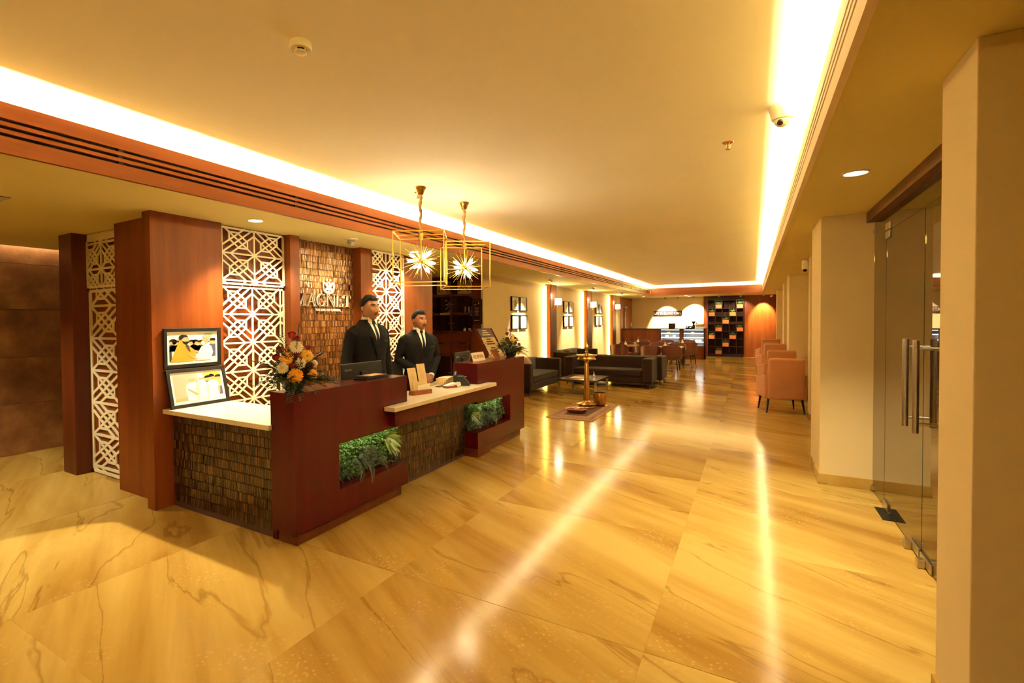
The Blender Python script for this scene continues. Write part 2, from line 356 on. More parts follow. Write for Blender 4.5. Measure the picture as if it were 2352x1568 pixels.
# ------------------------------------------------------------------ mesh helpers
class MB:
    def __init__(s): s.v = []; s.f = []
    def add(s, vs, fs):
        n = len(s.v); s.v += [tuple(p) for p in vs]; s.f += [tuple(i + n for i in f) for f in fs]; return s
    def box(s, x0, x1, y0, y1, z0, z1):
        vs = [(x, y, z) for z in (z0, z1) for y in (y0, y1) for x in (x0, x1)]
        return s.add(vs, [(0, 2, 3, 1), (4, 5, 7, 6), (0, 1, 5, 4), (2, 6, 7, 3), (0, 4, 6, 2), (1, 3, 7, 5)])
    def obox(s, c, ax, ay, az):
        c, ax, ay, az = Vector(c), Vector(ax), Vector(ay), Vector(az)
        vs = [c + ax * i + ay * j + az * k for k in (-1, 1) for j in (-1, 1) for i in (-1, 1)]
        return s.add(vs, [(0, 2, 3, 1), (4, 5, 7, 6), (0, 1, 5, 4), (2, 6, 7, 3), (0, 4, 6, 2), (1, 3, 7, 5)])
    def bar(s, a, b, w, t, nrm):
        """flat bar from a to b, width w in the plane, thickness t along nrm"""
        a, b, nrm = Vector(a), Vector(b), Vector(nrm).normalized()
        d = b - a
        u = d.normalized().cross(nrm)
        return s.obox((a + b) / 2, d / 2, u * w / 2, nrm * t / 2)
    def prism(s, pts, vec):
        vec = Vector(vec); n = len(pts); pts = [Vector(p) for p in pts]
        vs = pts + [p + vec for p in pts]
        return s.add(vs, [tuple(range(n))[::-1], tuple(range(n, 2 * n))] + [(i, (i + 1) % n, (i + 1) % n + n, i + n) for i in range(n)])
    def tube(s, pts, rs, n=8, caps=True, up=(0, 0, 1)):
        pts = [Vector(p) for p in pts]
        if not isinstance(rs, (list, tuple)): rs = [rs] * len(pts)
        prev = None; rings = []
        for i, p in enumerate(pts):
            t = (pts[min(i + 1, len(pts) - 1)] - pts[max(i - 1, 0)])
            t = t.normalized() if t.length > 1e-9 else Vector((0, 0, 1))
            if prev is None:
                u = Vector(up) if abs(t.dot(Vector(up).normalized())) < 0.95 else Vector((1, 0, 0))
            else: u = prev
            u = (u - t * u.dot(t)).normalized(); prev = u
            w = t.cross(u)
            r = rs[i]; ra, rb = r if isinstance(r, (tuple, list)) else (r, r)
            rings.append([p + u * cos(2 * pi * k / n) * ra + w * sin(2 * pi * k / n) * rb for k in range(n)])
        vs = [q for r in rings for q in r]; fs = []
        for i in range(len(pts) - 1):
            for k in range(n):
                a = i * n + k; b = i * n + (k + 1) % n
                fs.append((a, b, b + n, a + n))
        if caps: fs += [tuple(range(n))[::-1], tuple(range((len(pts) - 1) * n, len(pts) * n))]
        return s.add(vs, fs)
    def cyl(s, c, r, z0, z1, n=20, r1=None):
        return s.lathe([(r, z0), (r if r1 is None else r1, z1)], c, n, True)
    def lathe(s, prof, c=(0, 0), n=24, caps=True):
        vs = []; fs = []
        for r, z in prof:
            vs += [(c[0] + r * cos(2 * pi * k / n), c[1] + r * sin(2 * pi * k / n), z) for k in range(n)]
        for i in range(len(prof) - 1):
            for k in range(n):
                a = i * n + k; b = i * n + (k + 1) % n
                fs.append((a, b, b + n, a + n))
        if caps: fs += [tuple(range(n))[::-1], tuple(range((len(prof) - 1) * n, len(prof) * n))]
        return s.add(vs, fs)
    def ball(s, c, r, nu=16, nv=10, fn=None):
        c = Vector(c); rr = r if isinstance(r, (tuple, list)) else (r, r, r)
        vs = [c + Vector((0, 0, -rr[2]))]
        for j in range(1, nv):
            th = -pi / 2 + pi * j / nv
            for i in range(nu):
                ph = 2 * pi * i / nu
                vs.append(c + Vector((rr[0] * cos(th) * cos(ph), rr[1] * cos(th) * sin(ph), rr[2] * sin(th))))
        vs.append(c + Vector((0, 0, rr[2]))); fs = []
        for i in range(nu):
            fs.append((0, 1 + (i + 1) % nu, 1 + i))
            fs.append((len(vs) - 1, 1 + (nv - 2) * nu + i, 1 + (nv - 2) * nu + (i + 1) % nu))
        for j in range(nv - 2):
            for i in range(nu):
                a = 1 + j * nu + i; b = 1 + j * nu + (i + 1) % nu
                fs.append((a, b, b + nu, a + nu))
        return s.add(vs, fs)
    def grid(s, fn, nu, nv, wrap=False):
        vs = [fn(i / (nu if wrap else nu - 1), j / (nv - 1)) for j in range(nv) for i in range(nu)]
        fs = []
        for j in range(nv - 1):
            for i in range(nu if wrap else nu - 1):
                a = j * nu + i; b = j * nu + (i + 1) % nu
                fs.append((a, b, b + nu, a + nu))
        return s.add(vs, fs)
    def xf(s, mtx):
        s.v = [tuple(mtx @ Vector(p)) for p in s.v]; return s

PM = {}            # world matrix of everything that parents something
def link(o): COL.objects.link(o); return o

def tag(o, label=None, cat=None, group=None, kind=None):
    if label: o['label'] = label
    if cat: o['category'] = cat
    if group: o['group'] = group
    if kind: o['kind'] = kind
    return o

def mesh_of(name, mb, material, smooth=False):
    me = bpy.data.meshes.new(name)
    me.from_pydata(mb.v, [], mb.f); me.update()
    for m in (material if isinstance(material, (list, tuple)) else [material]): me.materials.append(m)
    if smooth:
        me.polygons.foreach_set('use_smooth', [True] * len(me.polygons))
        me.set_sharp_from_angle(angle=radians(42))
    return me

def build(name, mb, material, parent=None, smooth=False, bevel=0.0, local=False, label=None, kind=None, seg=2):
    """one mesh object; geometry is in world space unless local=True"""
    if parent is not None and not local:
        mb.xf(PM[parent].inverted())
    o = bpy.data.objects.new(name, mesh_of(name, mb, material, smooth)); link(o)
    if parent is not None:
        o.parent = parent; PM[o] = PM[parent]
    else: PM[o] = Matrix.Identity(4)
    if bevel:
        b = o.modifiers.new('bevel', 'BEVEL'); b.width = bevel; b.segments = seg; b.limit_method = 'ANGLE'; b.angle_limit = radians(35)
    if label: o['label'] = label
    if kind: o['kind'] = kind
    return o

def thing(name, label, cat, loc=(0, 0, 0), rz=0.0, group=None):
    o = bpy.data.objects.new(name, None); link(o)
    o.empty_display_size = 0.1
    o.location = loc; o.rotation_euler = (0, 0, rz)
    PM[o] = Matrix.Translation(loc) @ Matrix.Rotation(rz, 4, 'Z')
    return tag(o, label, cat, group)

def structure(name, mb, material, parent=None, bevel=0.0, smooth=False):
    o = build(name, mb, material, parent, smooth, bevel)
    if parent is None: o['kind'] = 'structure'
    return o

def children_of(o): return [c for c in list(bpy.data.objects) if c.parent == o]
_kids = {}
def copy_tree(o, loc, rz=None, label=None, parent=None):
    c = o.copy(); link(c)
    if parent is not None: c.parent = parent
    if loc is not None: c.location = loc
    if rz is not None: c.rotation_euler = (0, 0, rz)
    if label: c['label'] = label
    if o not in _kids: _kids[o] = children_of(o)
    for k in _kids[o]: copy_tree(k, None, None, None, c)
    return c

def text_mb(body, size, depth, align='CENTER'):
    """lettering as mesh data in the XY plane"""
    cu = bpy.data.curves.new('lettering', 'FONT'); cu.body = body; cu.size = size; cu.extrude = depth / 2
    cu.align_x = align; cu.align_y = 'CENTER'; cu.resolution_u = 3
    o = bpy.data.objects.new('lettering', cu); link(o)
    dg = bpy.context.evaluated_depsgraph_get(); dg.update()
    me = bpy.data.meshes.new_from_object(o.evaluated_get(dg))
    mb = MB(); mb.add([tuple(v.co) for v in me.vertices], [tuple(p.vertices) for p in me.polygons])
    bpy.data.objects.remove(o); bpy.data.curves.remove(cu); bpy.data.meshes.remove(me)
    return mb

def text_on(body, size, depth, origin, xdir, ydir, width=None, align='CENTER'):
    mb = text_mb(body, size, depth, align)
    xd, yd = Vector(xdir).normalized(), Vector(ydir).normalized(); zd = xd.cross(yd)
    k = 1.0
    if width:
        xs = [v[0] for v in mb.v]; k = width / (max(xs) - min(xs))
    m = Matrix(((xd.x * k, yd.x, zd.x, origin[0]), (xd.y * k, yd.y, zd.y, origin[1]), (xd.z * k, yd.z, zd.z, origin[2]), (0, 0, 0, 1)))
    return mb.xf(m)

# ------------------------------------------------------------------ the setting
ZS, ZC = 2.562, 2.97           # lower ceilings and raised ceiling
XL, XR = -3.54, 0.29           # fascias of the raised ceiling
YE, YN = 21.9, -2.8
XW = -4.75                     # cream picture wall

fl = structure('floor', MB().box(-8.2, 3.0, -3.4, 24.6, -0.08, -0.011), M['joint'])
tile_me = None
ex = [-0.44 + 1.49 * k for k in range(-5, 2)]
for i, x in enumerate(ex):
    for j in range(-3, 16):
        y = 1.04 + 1.49 * j
        if y + 1.49 < -3.3 or y > 24.4: continue
        if tile_me is None:
            tile_me = mesh_of('tile', MB().box(0.0004, 1.4896, 0.0004, 1.4896, -0.011, 0.0), M['marble'])
        o = bpy.data.objects.new('tile', tile_me); link(o); o.parent = fl; o.location = (x, y, 0)
        o.rotation_euler = (radians(rnd.uniform(-.07, .07)), radians(rnd.uniform(-.07, .07)), 0)   # laid by hand: a hair out of level
# narrow marble border along the glass doors
for j in range(5):
    y = 2.3 + 0.75 * j
    o = build('tile', MB().box(1.051, 1.30, y + 0.001, y + 0.749, -0.011, 0.0), M['marble'], fl)
    o = build('tile', MB().box(1.301, 2.98, y + 0.001, y + 0.749, -0.011, 0.0), M['marble'], fl)

structure('ceiling', MB().box(-3.95, 0.72, -3.4, 22.3, ZC, ZC + 0.1), M['ceiling'])
# lower ceilings: slab plus the upstand behind each cove
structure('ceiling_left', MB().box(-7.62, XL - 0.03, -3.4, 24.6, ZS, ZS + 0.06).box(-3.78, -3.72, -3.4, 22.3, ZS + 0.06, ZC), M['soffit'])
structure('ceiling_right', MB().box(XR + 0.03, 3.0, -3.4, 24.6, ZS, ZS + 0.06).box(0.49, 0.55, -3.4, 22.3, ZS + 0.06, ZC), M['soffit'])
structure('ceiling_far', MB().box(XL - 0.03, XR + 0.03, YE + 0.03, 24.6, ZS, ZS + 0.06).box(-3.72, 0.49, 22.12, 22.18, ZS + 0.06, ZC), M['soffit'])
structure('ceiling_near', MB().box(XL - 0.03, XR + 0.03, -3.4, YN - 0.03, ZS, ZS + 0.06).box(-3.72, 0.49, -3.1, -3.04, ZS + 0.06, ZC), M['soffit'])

def fascia(name, x, sgn, material, lip=2.842):
    """side fascia with three continuous slot diffusers; sgn is the side the room lies on"""
    x0, x1 = sorted((x, x - 0.03 * sgn))
    sl = [(2.733, 2.752), (2.692, 2.711), (2.651, 2.670)]
    mb = MB(); z = ZS - 0.004
    for a, b in sl[::-1]:
        mb.box(x0, x1, -3.4, YE, z, a); z = b
    mb.box(x0, x1, -3.4, YE, z, lip)
    y = 0.9
    o = structure(name, mb, material)
    xb0, xb1 = sorted((x - 0.031 * sgn, x - 0.045 * sgn))
    build('slot_backing', MB().box(xb0, xb1, -3.4, YE, 2.64, 2.765), M['shadow_gap'], o)
    jm = MB()
    for k in range(15):
        yy = 0.2 + 1.5 * k
        jm.box(min(x, x - 0.028 * sgn) + 0.003, max(x, x - 0.028 * sgn) - 0.003, yy, yy + 0.03, 2.65, 2.753)
    build('slot_bridge', jm, M['black'], o)
    return o
fascia('trim_1', XL, 1, M['wood_beam'])
fascia('trim_2', XR, -1, M['trim'])
structure('trim_3', MB().box(XL, XR, YE, YE + 0.03, ZS - 0.004, 2.86), M['wood_beam_x'])
structure('trim_4', MB().box(XL, XR, YN - 0.03, YN, ZS - 0.004, 2.85), M['wood_beam_x'])

# outer shell
structure('wall_near', MB().box(-8.2, 3.0, -3.5, -3.4, 0, 3.1), M['paint'])
structure('wall_right', MB().box(1.10, 1.25, 7.0, 24.6, 0, ZS), M['paint'])
structure('wall_far', MB().box(-4.9, -1.72, 24.3, 24.45, 0, ZS).box(-1.72, 3.0, 24.42, 24.6, 0, ZS), M['paint'])
structure('wall_picture', MB().box(-4.80, XW, 9.30, 24.3, 0, ZS), M['paint'])
structure('wall_office', MB().box(-8.2, -4.80, 9.72, 9.85, 0, ZS), M['paint'])
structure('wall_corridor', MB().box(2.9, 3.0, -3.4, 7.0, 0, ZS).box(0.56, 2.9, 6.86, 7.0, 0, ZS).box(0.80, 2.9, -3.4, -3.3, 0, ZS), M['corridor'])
# right-hand piers
def pier(x0, x1, y0, y1, n):
    o = structure('column', MB().box(x0, x1, y0, y1, 0, ZS), M['paint'], bevel=0.004)
    sk = MB().box(x0 - 0.012, x1, y0 - 0.012, y1 + 0.004, 0, 0.098)
    b = structure('baseboard_pier', sk, M['skirting'])
    return o
pier(0.55, 2.9, 6.02, 6.86, 0)
pier(0.655, 2.4, 2.47, 2.85, 1)
pier(0.755, 1.1, 9.70, 9.95, 2)
pier(0.675, 1.1, 13.44, 14.3, 3)
pier(0.725, 1.1, 16.70, 17.5, 4)
pier(0.69, 1.1, 20.30, 21.0, 5)
structure('baseboard_right', MB().box(1.088, 1.10, 7.0, 24.3, 0, 0.098), M['skirting'])

# brown stone-slab wall at the far left: each slab a piece
wl = structure('wall_left', MB().box(-7.9, -7.735, -3.4, 9.72, 0, 2.75), M['tile_back'])
M['slabstone'] = slabstone('rust_stone')
zz = [0.0, 0.625, 1.20, 1.795, 2.36, 2.72]
for k in range(5):
    for j, y in enumerate((-3.4, -1.1, 1.2, 3.5, 5.8)):
        yy = y + (0.35 if k % 2 else 0.0)
        build('slab', MB().box(-7.735, -7.72 + 0.003 * ((k + j) % 2), yy + 0.002, min(yy + 2.298, 9.7), zz[k] + 0.002, zz[k + 1] - 0.002), M['slabstone'], wl)
structure('ceiling_slot', MB().box(-7.72, -7.55, -3.4, 9.72, 2.72, 2.78), M['soffit'])

# reception back wall: timber backing, tile field, piers
structure('wall_reception', MB().box(-4.62, -4.455, 2.99, 6.63, 0, ZS).box(-6.12, -5.2, 2.60, 2.72, 0, ZS).box(-4.62, -4.30, 5.89, 6.66, 0, ZS), M['wood'])
structure('column_corner', MB().box(-5.20, -4.45, 2.44, 2.99, 0, ZS).box(-4.45, -4.328, 2.31, 2.99, 0, ZS), M['wood'], bevel=0.003)
structure('column_slim', MB().box(-6.37, -6.075, 2.43, 2.72, 0, ZS), M['wood_dark'], bevel=0.003)
structure('trim_5', MB().box(-4.455, -4.30, 3.80, 3.935, 0, ZS), M['wood'], bevel=0.003)
structure('trim_6', MB().box(-4.455, -4.30, 4.965, 5.175, 0, ZS), M['wood'], bevel=0.003)

def strips(y0, y1, z0, z1, place, rh=0.077, sw=0.0115, seed=1):
    """rows of slim upright glazed strips; place(u, z, out) -> point"""
    r = random.Random(seed); mb = MB(); z = z0
    while z < z1 - 0.01:
        zt = min(z + rh, z1); u = y0 + r.uniform(-0.006, 0)
        while u < y1 - 0.003:
            w = sw * r.uniform(0.8, 1.3); u1 = min(u + w, y1); ua = max(u, y0)
            o1, o2, o3, o4 = (r.uniform(0.004, 0.0075) for _ in range(4))
            a, b = ua + 0.0007, u1 - 0.0007; c, d = z + 0.0030, zt - 0.0030
            if b > a:
                vs = [place(a, c, 0), place(b, c, 0), place(b, d, 0), place(a, d, 0), place(a + .0006, c + .0006, o1), place(b - .0006, c + .0006, o2), place(b - .0006, d - .0006, o3), place(a + .0006, d - .0006, o4)]
                mb.add(vs, [(4, 5, 6, 7), (0, 1, 5, 4), (1, 2, 6, 5), (2, 3, 7, 6), (3, 0, 4, 7)])
            u = u1
        z = zt
    return mb
tw = structure('wall_tiled', MB().box(-4.455, -4.440, 3.935, 4.965, 0, ZS), M['tile_back'])
build('strip_tiles', strips(3.935, 4.965, 0.62, ZS, lambda u, z, o: (-4.440 + o, u, z), sw=0.013, seed=3), M['tile_wall'], tw, kind='stuff')

# timber piers on the picture wall, with lit slots beside them
for k, (ya, yb) in enumerate(((12.93, 13.42), (16.42, 17.02), (19.94, 20.5))):
    o = structure('pilaster', MB().box(XW, -4.60, ya, yb, 0, ZS), M['wood'], bevel=0.003)
    fm = MB()
    n = 9
    for i in range(n):
        a = ya + (yb - ya) * i / n
        fm.box(-4.60, -4.588, a + 0.006, a + (yb - ya) / n - 0.006, 0.0, ZS)
    build('fluting', fm, M['flute'], o)
    s = thing('led_strip', 'vertical yellow light strip on the near edge of the %s timber pier' % ('first', 'second', 'third')[k], 'light strip', (XW, ya, 0.05), 0, None)
    build('diffuser', MB().box(-4.748, -4.69, ya - 0.012, ya - 0.001, 0.05, 2.53), M['led'], s)
    a = area('slot_glow', (-4.66, ya - 0.05, 1.3), 0.03, 2.4, 30, (0, radians(90), radians(28)), (1, 0.70, 0.28))
    dv = Vector((-0.97, -0.22, 0)).normalized(); xx = Vector((0, 0, 1)).cross(-dv)
    a.matrix_world = Matrix(((xx.x, 0, -dv.x, -4.700), (xx.y, 0, -dv.y, ya - 0.040), (0, 1, 0, 1.3), (0, 0, 0, 1)))

# far side: timber wall right of the plant shelf and the jamb left of it
structure('trim_7', MB().box(-1.79, -1.63, 24.12, 24.42, 0, ZS), M['wood_dark'])
structure('wall_timber', MB().box(-0.33, 1.10, 24.28, 24.42, 0, ZS), M['wood'])
# wooden door on the picture wall near the cafe
d = structure('door_1', MB().box(XW, -4.735, 21.95, 24.28, 0, ZS - 0.01).box(-4.735, -4.70, 22.55, 23.75, 0.005, 2.12), M['wood'])
build('vision_panel', MB().box(-4.70, -4.695, 22.72, 22.80, 0.9, 1.95), M['print'], d)
build('door_closer', MB().box(-4.70, -4.64, 22.62, 22.95, 2.10, 2.16), M['steel'], d)
build('notice', MB().box(-4.70, -4.697, 23.86, 24.05, 1.28, 1.46), M['paper'], d)
structure('baseboard_left', MB().box(XW, XW + 0.012, 9.3, 21.9, 0, 0.09), M['skirting'])

# ------------------------------------------------------------------ lattice screens
def lattice(name, label, u0, u1, v0, v1, nodes_u, cell_u, nodes_v, cell_v, place, nrm, w=0.0165, t=0.014, top_band=0.0, sides=(True, True)):
    """cut-out screen: mirrored cells of crossing bars, clipped to the sheet; place(u, v) -> point"""
    mb = MB(); nrm = Vector(nrm)
    def clip(a, b):
        (x0, y0), (x1, y1) = a, b; t0, t1 = 0.0, 1.0; dx, dy = x1 - x0, y1 - y0
        for p, q in ((-dx, x0 - u0), (dx, u1 - x0), (-dy, y0 - v0), (dy, v1 - top_band - y0)):
            if abs(p) < 1e-12:
                if q < 0: return None
            else:
                r = q / p
                if p < 0: t0 = max(t0, r)
                else: t1 = min(t1, r)
        return None if t0 >= t1 - 1e-4 else ((x0 + dx * t0, y0 + dy * t0), (x0 + dx * t1, y0 + dy * t1))
    cnt = [0]; seen = set()
    def seg(a, b):
        c = clip(a, b)
        if not c: return
        key = tuple(sorted((round(p[0], 3), round(p[1], 3)) for p in c))
        if key in seen: return
        seen.add(key); cnt[0] += 1
        du, dv = c[1][0] - c[0][0], c[1][1] - c[0][1]
        ori = 0 if abs(dv) < 1e-5 else 1 if abs(du) < 1e-5 else 2 if du * dv > 0 else 3
        mb.bar(place(*c[0]), place(*c[1]), w, t - 0.0007 * ori, nrm)
    a = 0.22
    L = [((0, 0), (1, 0)), ((0, 0), (0, 1)), ((0, 1), (1, 1)), ((1, 0), (1, 1)), ((0, 0), (a, a)), ((a, a), (a, .52)), ((a, a), (.52, a)),
         ((1 - a, 1 - a), (1 - a, .48)), ((1 - a, 1 - a), (.48, 1 - a)), ((1 - a, 1 - a), (1, 1)),
         ((0, 1), (1, 0)), ((0, .74), (.74, 0)), ((.26, 1), (1, .26)), ((a, a), (1 - a, 1 - a)), ((a, .48), (.52, .78)), ((.48, a), (.78, .52))]
    i0 = int((u0 - nodes_u) / cell_u) - 1; j0 = int((v0 - nodes_v) / cell_v) - 1
    for i in range(i0, int((u1 - nodes_u) / cell_u) + 2):
        for j in range(j0, int((v1 - nodes_v) / cell_v) + 2):
            for p, q in L:
                def m(r):
                    x, y = r
                    if i % 2: x = 1 - x
                    if j % 2: y = 1 - y
                    return (nodes_u + (i + x) * cell_u, nodes_v + (j + y) * cell_v)
                seg(m(p), m(q))
    e = w * 0.55
    for va, vb in ((v0, v0 + 2 * e), (v1 - 2 * e - top_band, v1)):
        mb.bar(place(u0, (va + vb) / 2), place(u1, (va + vb) / 2), vb - va, t + 0.001, nrm)
    if sides[0]: mb.bar(place(u0 + e, v0), place(u0 + e, v1), 2 * e, t + 0.001, nrm)
    if sides[1]: mb.bar(place(u1 - e, v0), place(u1 - e, v1), 2 * e, t + 0.001, nrm)
    o = build(name, mb, M['lattice'])
    return tag(o, label, 'screen')
px = lambda X: (lambda u, v: (X, u, v))
py = lambda Y: (lambda u, v: (u, Y, v))
lattice('lattice_screen', 'upper ivory lattice screen between the timber corner column and the tiled wall', 2.99, 3.795, 1.985, 2.55, 3.405, 0.375, 2.295, 0.268, px(-4.395), (1, 0, 0), sides=(False, True))
lattice('lattice_screen', 'tall lower ivory lattice screen rising behind the framed photographs', 2.99, 3.795, 0.05, 1.968, 3.38, 0.36, 1.98 - 0.29, 0.29, px(-4.405), (1, 0, 0), sides=(False, True))
lattice('lattice_screen', 'full-height ivory lattice screen behind the two receptionists', 5.18, 5.885, 0.1, 2.553, 5.47, 0.36, 2.013, 0.29, px(-4.29), (1, 0, 0), sides=(False, True))
lattice('lattice_screen', 'upper ivory lattice screen between the slim column and the corner column', -6.075, -5.205, 1.985, 2.555, -5.76, 0.36, 2.18, 0.27, py(2.575), (0, 1, 0), w=0.022, top_band=0.055, sides=(True, False))
lattice('lattice_screen', 'tall lower ivory lattice screen standing on the floor beside the slim column', -6.075, -5.205, 0.012, 1.968, -6.04, 0.60, 1.795, 0.343, py(2.59), (0, 1, 0), w=0.026, sides=(True, False))

# ------------------------------------------------------------------ sign on the tiled wall
sg = thing('wall_sign', 'chrome lettered sign with tulip emblem on the bronze tiled wall', 'sign', (-4.432, 4.49, 1.74))
SX = -4.415
def stroke(mb, o, s, a, b, w, t=0.018):
    mb.bar((SX, o[0] + a[0] * s, o[1] + a[1] * s), (SX, o[0] + b[0] * s, o[1] + b[1] * s), w * s, t, (1, 0, 0))
th, tk, sf = 0.075, 0.17, 0.06
LET = {
 'M': (1.17, [((.15, 0), (.15, 1), th), ((.17, 1), (.56, 0), tk), ((.56, 0), (.95, 1), th), ((.97, 0), (.97, 1), tk), ((0, .03), (.3, .03), sf), ((.78, .03), (1.17, .03), sf), ((0, .97), (.24, .97), sf), ((.9, .97), (1.17, .97), sf)]),
 'A': (1.0, [((.12, 0), (.49, 1), th), ((.85, 0), (.49, 1), tk), ((.24, .34), (.72, .34), th), ((0, .03), (.26, .03), sf), ((.66, .03), (1.0, .03), sf)]),
 'N': (1.08, [((.14, 0), (.14, 1), th), ((.16, 1), (.92, 0), tk), ((.94, 0), (.94, 1), th), ((0, .03), (.28, .03), sf), ((0, .97), (.25, .97), sf), ((.8, .97), (1.08, .97), sf)]),
 'E': (0.86, [((.2, 0), (.2, 1), tk), ((.0, .97), (.76, .97), sf), ((.2, .52), (.58, .52), sf), ((0, .03), (.8, .03), sf), ((.76, .76), (.76, 1), th), ((.58, .40), (.58, .64), th), ((.80, 0), (.80, .26), th)]),
 'T': (0.9, [((.45, 0), (.45, 1), tk), ((.03, .97), (.87, .97), sf), ((.05, .74), (.05, 1), th), ((.85, .74), (.85, 1), th), ((.25, .03), (.65, .03), sf)]),
}
g = []
for k in range(15):
    a0 = radians(48 + k * 18.2); a1 = radians(48 + (k + 1) * 18.2)
    wk = 0.07 + 0.10 * max(0, -cos((a0 + a1) / 2))
    g.append(((.5 + .42 * cos(a0), .5 + .47 * sin(a0)), (.5 + .42 * cos(a1), .5 + .47 * sin(a1)), wk))
g += [((.80, .0), (.80, .40), tk * .9), ((.55, .40), (.98, .40), sf), ((.80, .66), (.80, .98), th)]
LET['G'] = (1.0, g)
u, H = 3.955, 0.150
for ch in 'MAGNET':
    wd, st = LET[ch]; mb = MB()
    for i, (a, b, w) in enumerate(st): stroke(mb, (u, 1.792), H, a, b, w, 0.018 - 0.0008 * (i % 3))
    lt = build('letter', mb, M['white'], sg)
    fm = MB(); SX += 0.0095
    for i, (a, b, w) in enumerate(st): stroke(fm, (u, 1.792), H, a, b, w * .55, 0.004 - 0.0004 * (i % 3))
    SX -= 0.0095
    build('letter_face', fm, M['chrome'], lt); u += wd * H + 0.008
em = MB()
eo = (4.497, 1.955)
P1 = [(-.012, 0), (-.05, .004), (-.082, .035), (-.092, .075), (-.092, .115), (-.078, .132), (-.06, .115), (0, .045), (.06, .115), (.078, .132), (.092, .115), (.092, .075), (.082, .035), (.05, .004), (.012, 0)]
P2 = [(-.02, .012), (-.05, .022), (-.052, .05), (-.03, .058), (-.022, .04)]
for pp in (P1, P2, [(-x, y) for x, y in P2], [(-.045, .125), (0, .082), (.045, .125)], [(0, .04), (0, -.03)]):
    for i in range(len(pp) - 1): stroke(em, eo, 1.0, pp[i], pp[i + 1], 0.012, 0.018 - 0.0008 * (i % 3))
for dx, dy in ((-.03, .160), (.03, .160), (0, .132)):
    em.bar((SX, eo[0] + dx, eo[1] + dy - .012), (SX, eo[0] + dx, eo[1] + dy + .012), 0.017, 0.018, (1, 0, 0))
build('emblem', em, M['white'], sg)
build('tagline', text_on('THE EYE OF CAPITAL', 0.040, 0.012, (SX, 4.487, 1.748), (0, 1, 0), (0, 0, 1), 0.44), M['white'], sg)

# ------------------------------------------------------------------ reception desk
dk = thing('reception_desk', 'mahogany reception desk with ivory counter tops and bronze tiled fronts', 'desk', (-2.85, 2.42, 0))
XF = -2.72
def profile(pts, x0, x1): return MB().prism([(x0, y, z) for y, z in pts], (x1 - x0, 0, 0))
build('left_pedestal', profile([(2.42, .1), (3.765, .1), (3.765, .30), (2.86, .30), (2.86, .655), (3.765, .655), (3.765, 1.10), (2.42, 1.10)], -2.955, XF).box(-2.97, -2.955, 2.42, 3.765, .1, 1.1), M['wood_desk'], dk)
build('right_pedestal', profile([(5.165, .1), (6.565, .1), (6.565, 1.10), (5.165, 1.10), (5.165, .63), (6.09, .63), (6.09, .29), (5.165, .29)], -2.955, XF).box(-3.05, -2.955, 5.165, 6.565, .1, 1.1), M['wood_desk'], dk)
build('plinth', MB().box(-2.955, -2.765, 2.465, 3.72, 0, .1), M['wood_dark'], dk)
build('plinth', MB().prism([(-3.03, 5.17, 0), (XF - .004, 5.17, 0), (XF - .004, 5.5, 0), (-2.765, 5.5, 0), (-2.765, 6.52, 0), (-3.03, 6.52, 0)], (0, 0, .1)), M['wood_dark'], dk)
st = MB().prism([(-2.60, 3.42, .822), (-2.60, 5.43, .822), (XF + .001, 5.43, .822), (XF + .001, 5.164, .822), (-3.051, 5.164, .822), (-3.051, 6.5, .822), (-3.33, 6.5, .822), (-3.33, 4.98, .822), (-3.12, 4.93, .822), (-3.12, 3.766, .822), (XF + .001, 3.766, .822), (XF + .001, 3.42, .822)], (0, 0, .04))
build('stone_top', st, M['stone'], dk, bevel=0.005)
build('apron', MB().box(-2.715, -2.645, 3.48, 5.30, .685, .822), M['wood_desk'], dk)
mp = build('tiled_front', MB().box(-2.935, -2.90, 3.766, 5.164, 0, .822), M['tile_back'], dk)
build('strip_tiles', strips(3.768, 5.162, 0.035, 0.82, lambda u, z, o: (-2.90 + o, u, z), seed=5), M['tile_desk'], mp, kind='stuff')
build('back_panel', MB().box(-3.32, -3.30, 5.0, 6.5, 0.0, .822), M['wood_dark'], dk)
build('work_top', MB().box(-3.28, -2.972, 3.0, 3.764, .71, .74), M['wood_dark'], dk)
for y in (3.0, 3.72): build('work_top_leg', MB().box(-3.27, -3.23, y, y + .04, 0, .71), M['wood_dark'], dk)
# return beside the corner column
build('stone_top', MB().prism([(-4.325, 2.385, .822), (-2.952, 2.385, .822), (-2.952, 2.418, .822), (-2.972, 2.42, .822), (-2.972, 2.985, .822), (-4.325, 2.985, .822)], (0, 0, .04)), M['stone'], dk, bevel=0.005)
rp = build('tiled_front', MB().box(-4.32, -2.975, 2.478, 2.52, 0, .822), M['tile_back'], dk)
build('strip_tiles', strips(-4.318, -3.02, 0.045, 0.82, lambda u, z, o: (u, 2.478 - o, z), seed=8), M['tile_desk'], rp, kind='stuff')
build('edge_strip', MB().box(-3.02, -2.97, 2.465, 2.53, 0.0, .822), M['wood_desk'], dk)
build('return_side', MB().box(-4.32, -4.30, 2.52, 2.98, 0, .822), M['wood_dark'], dk)

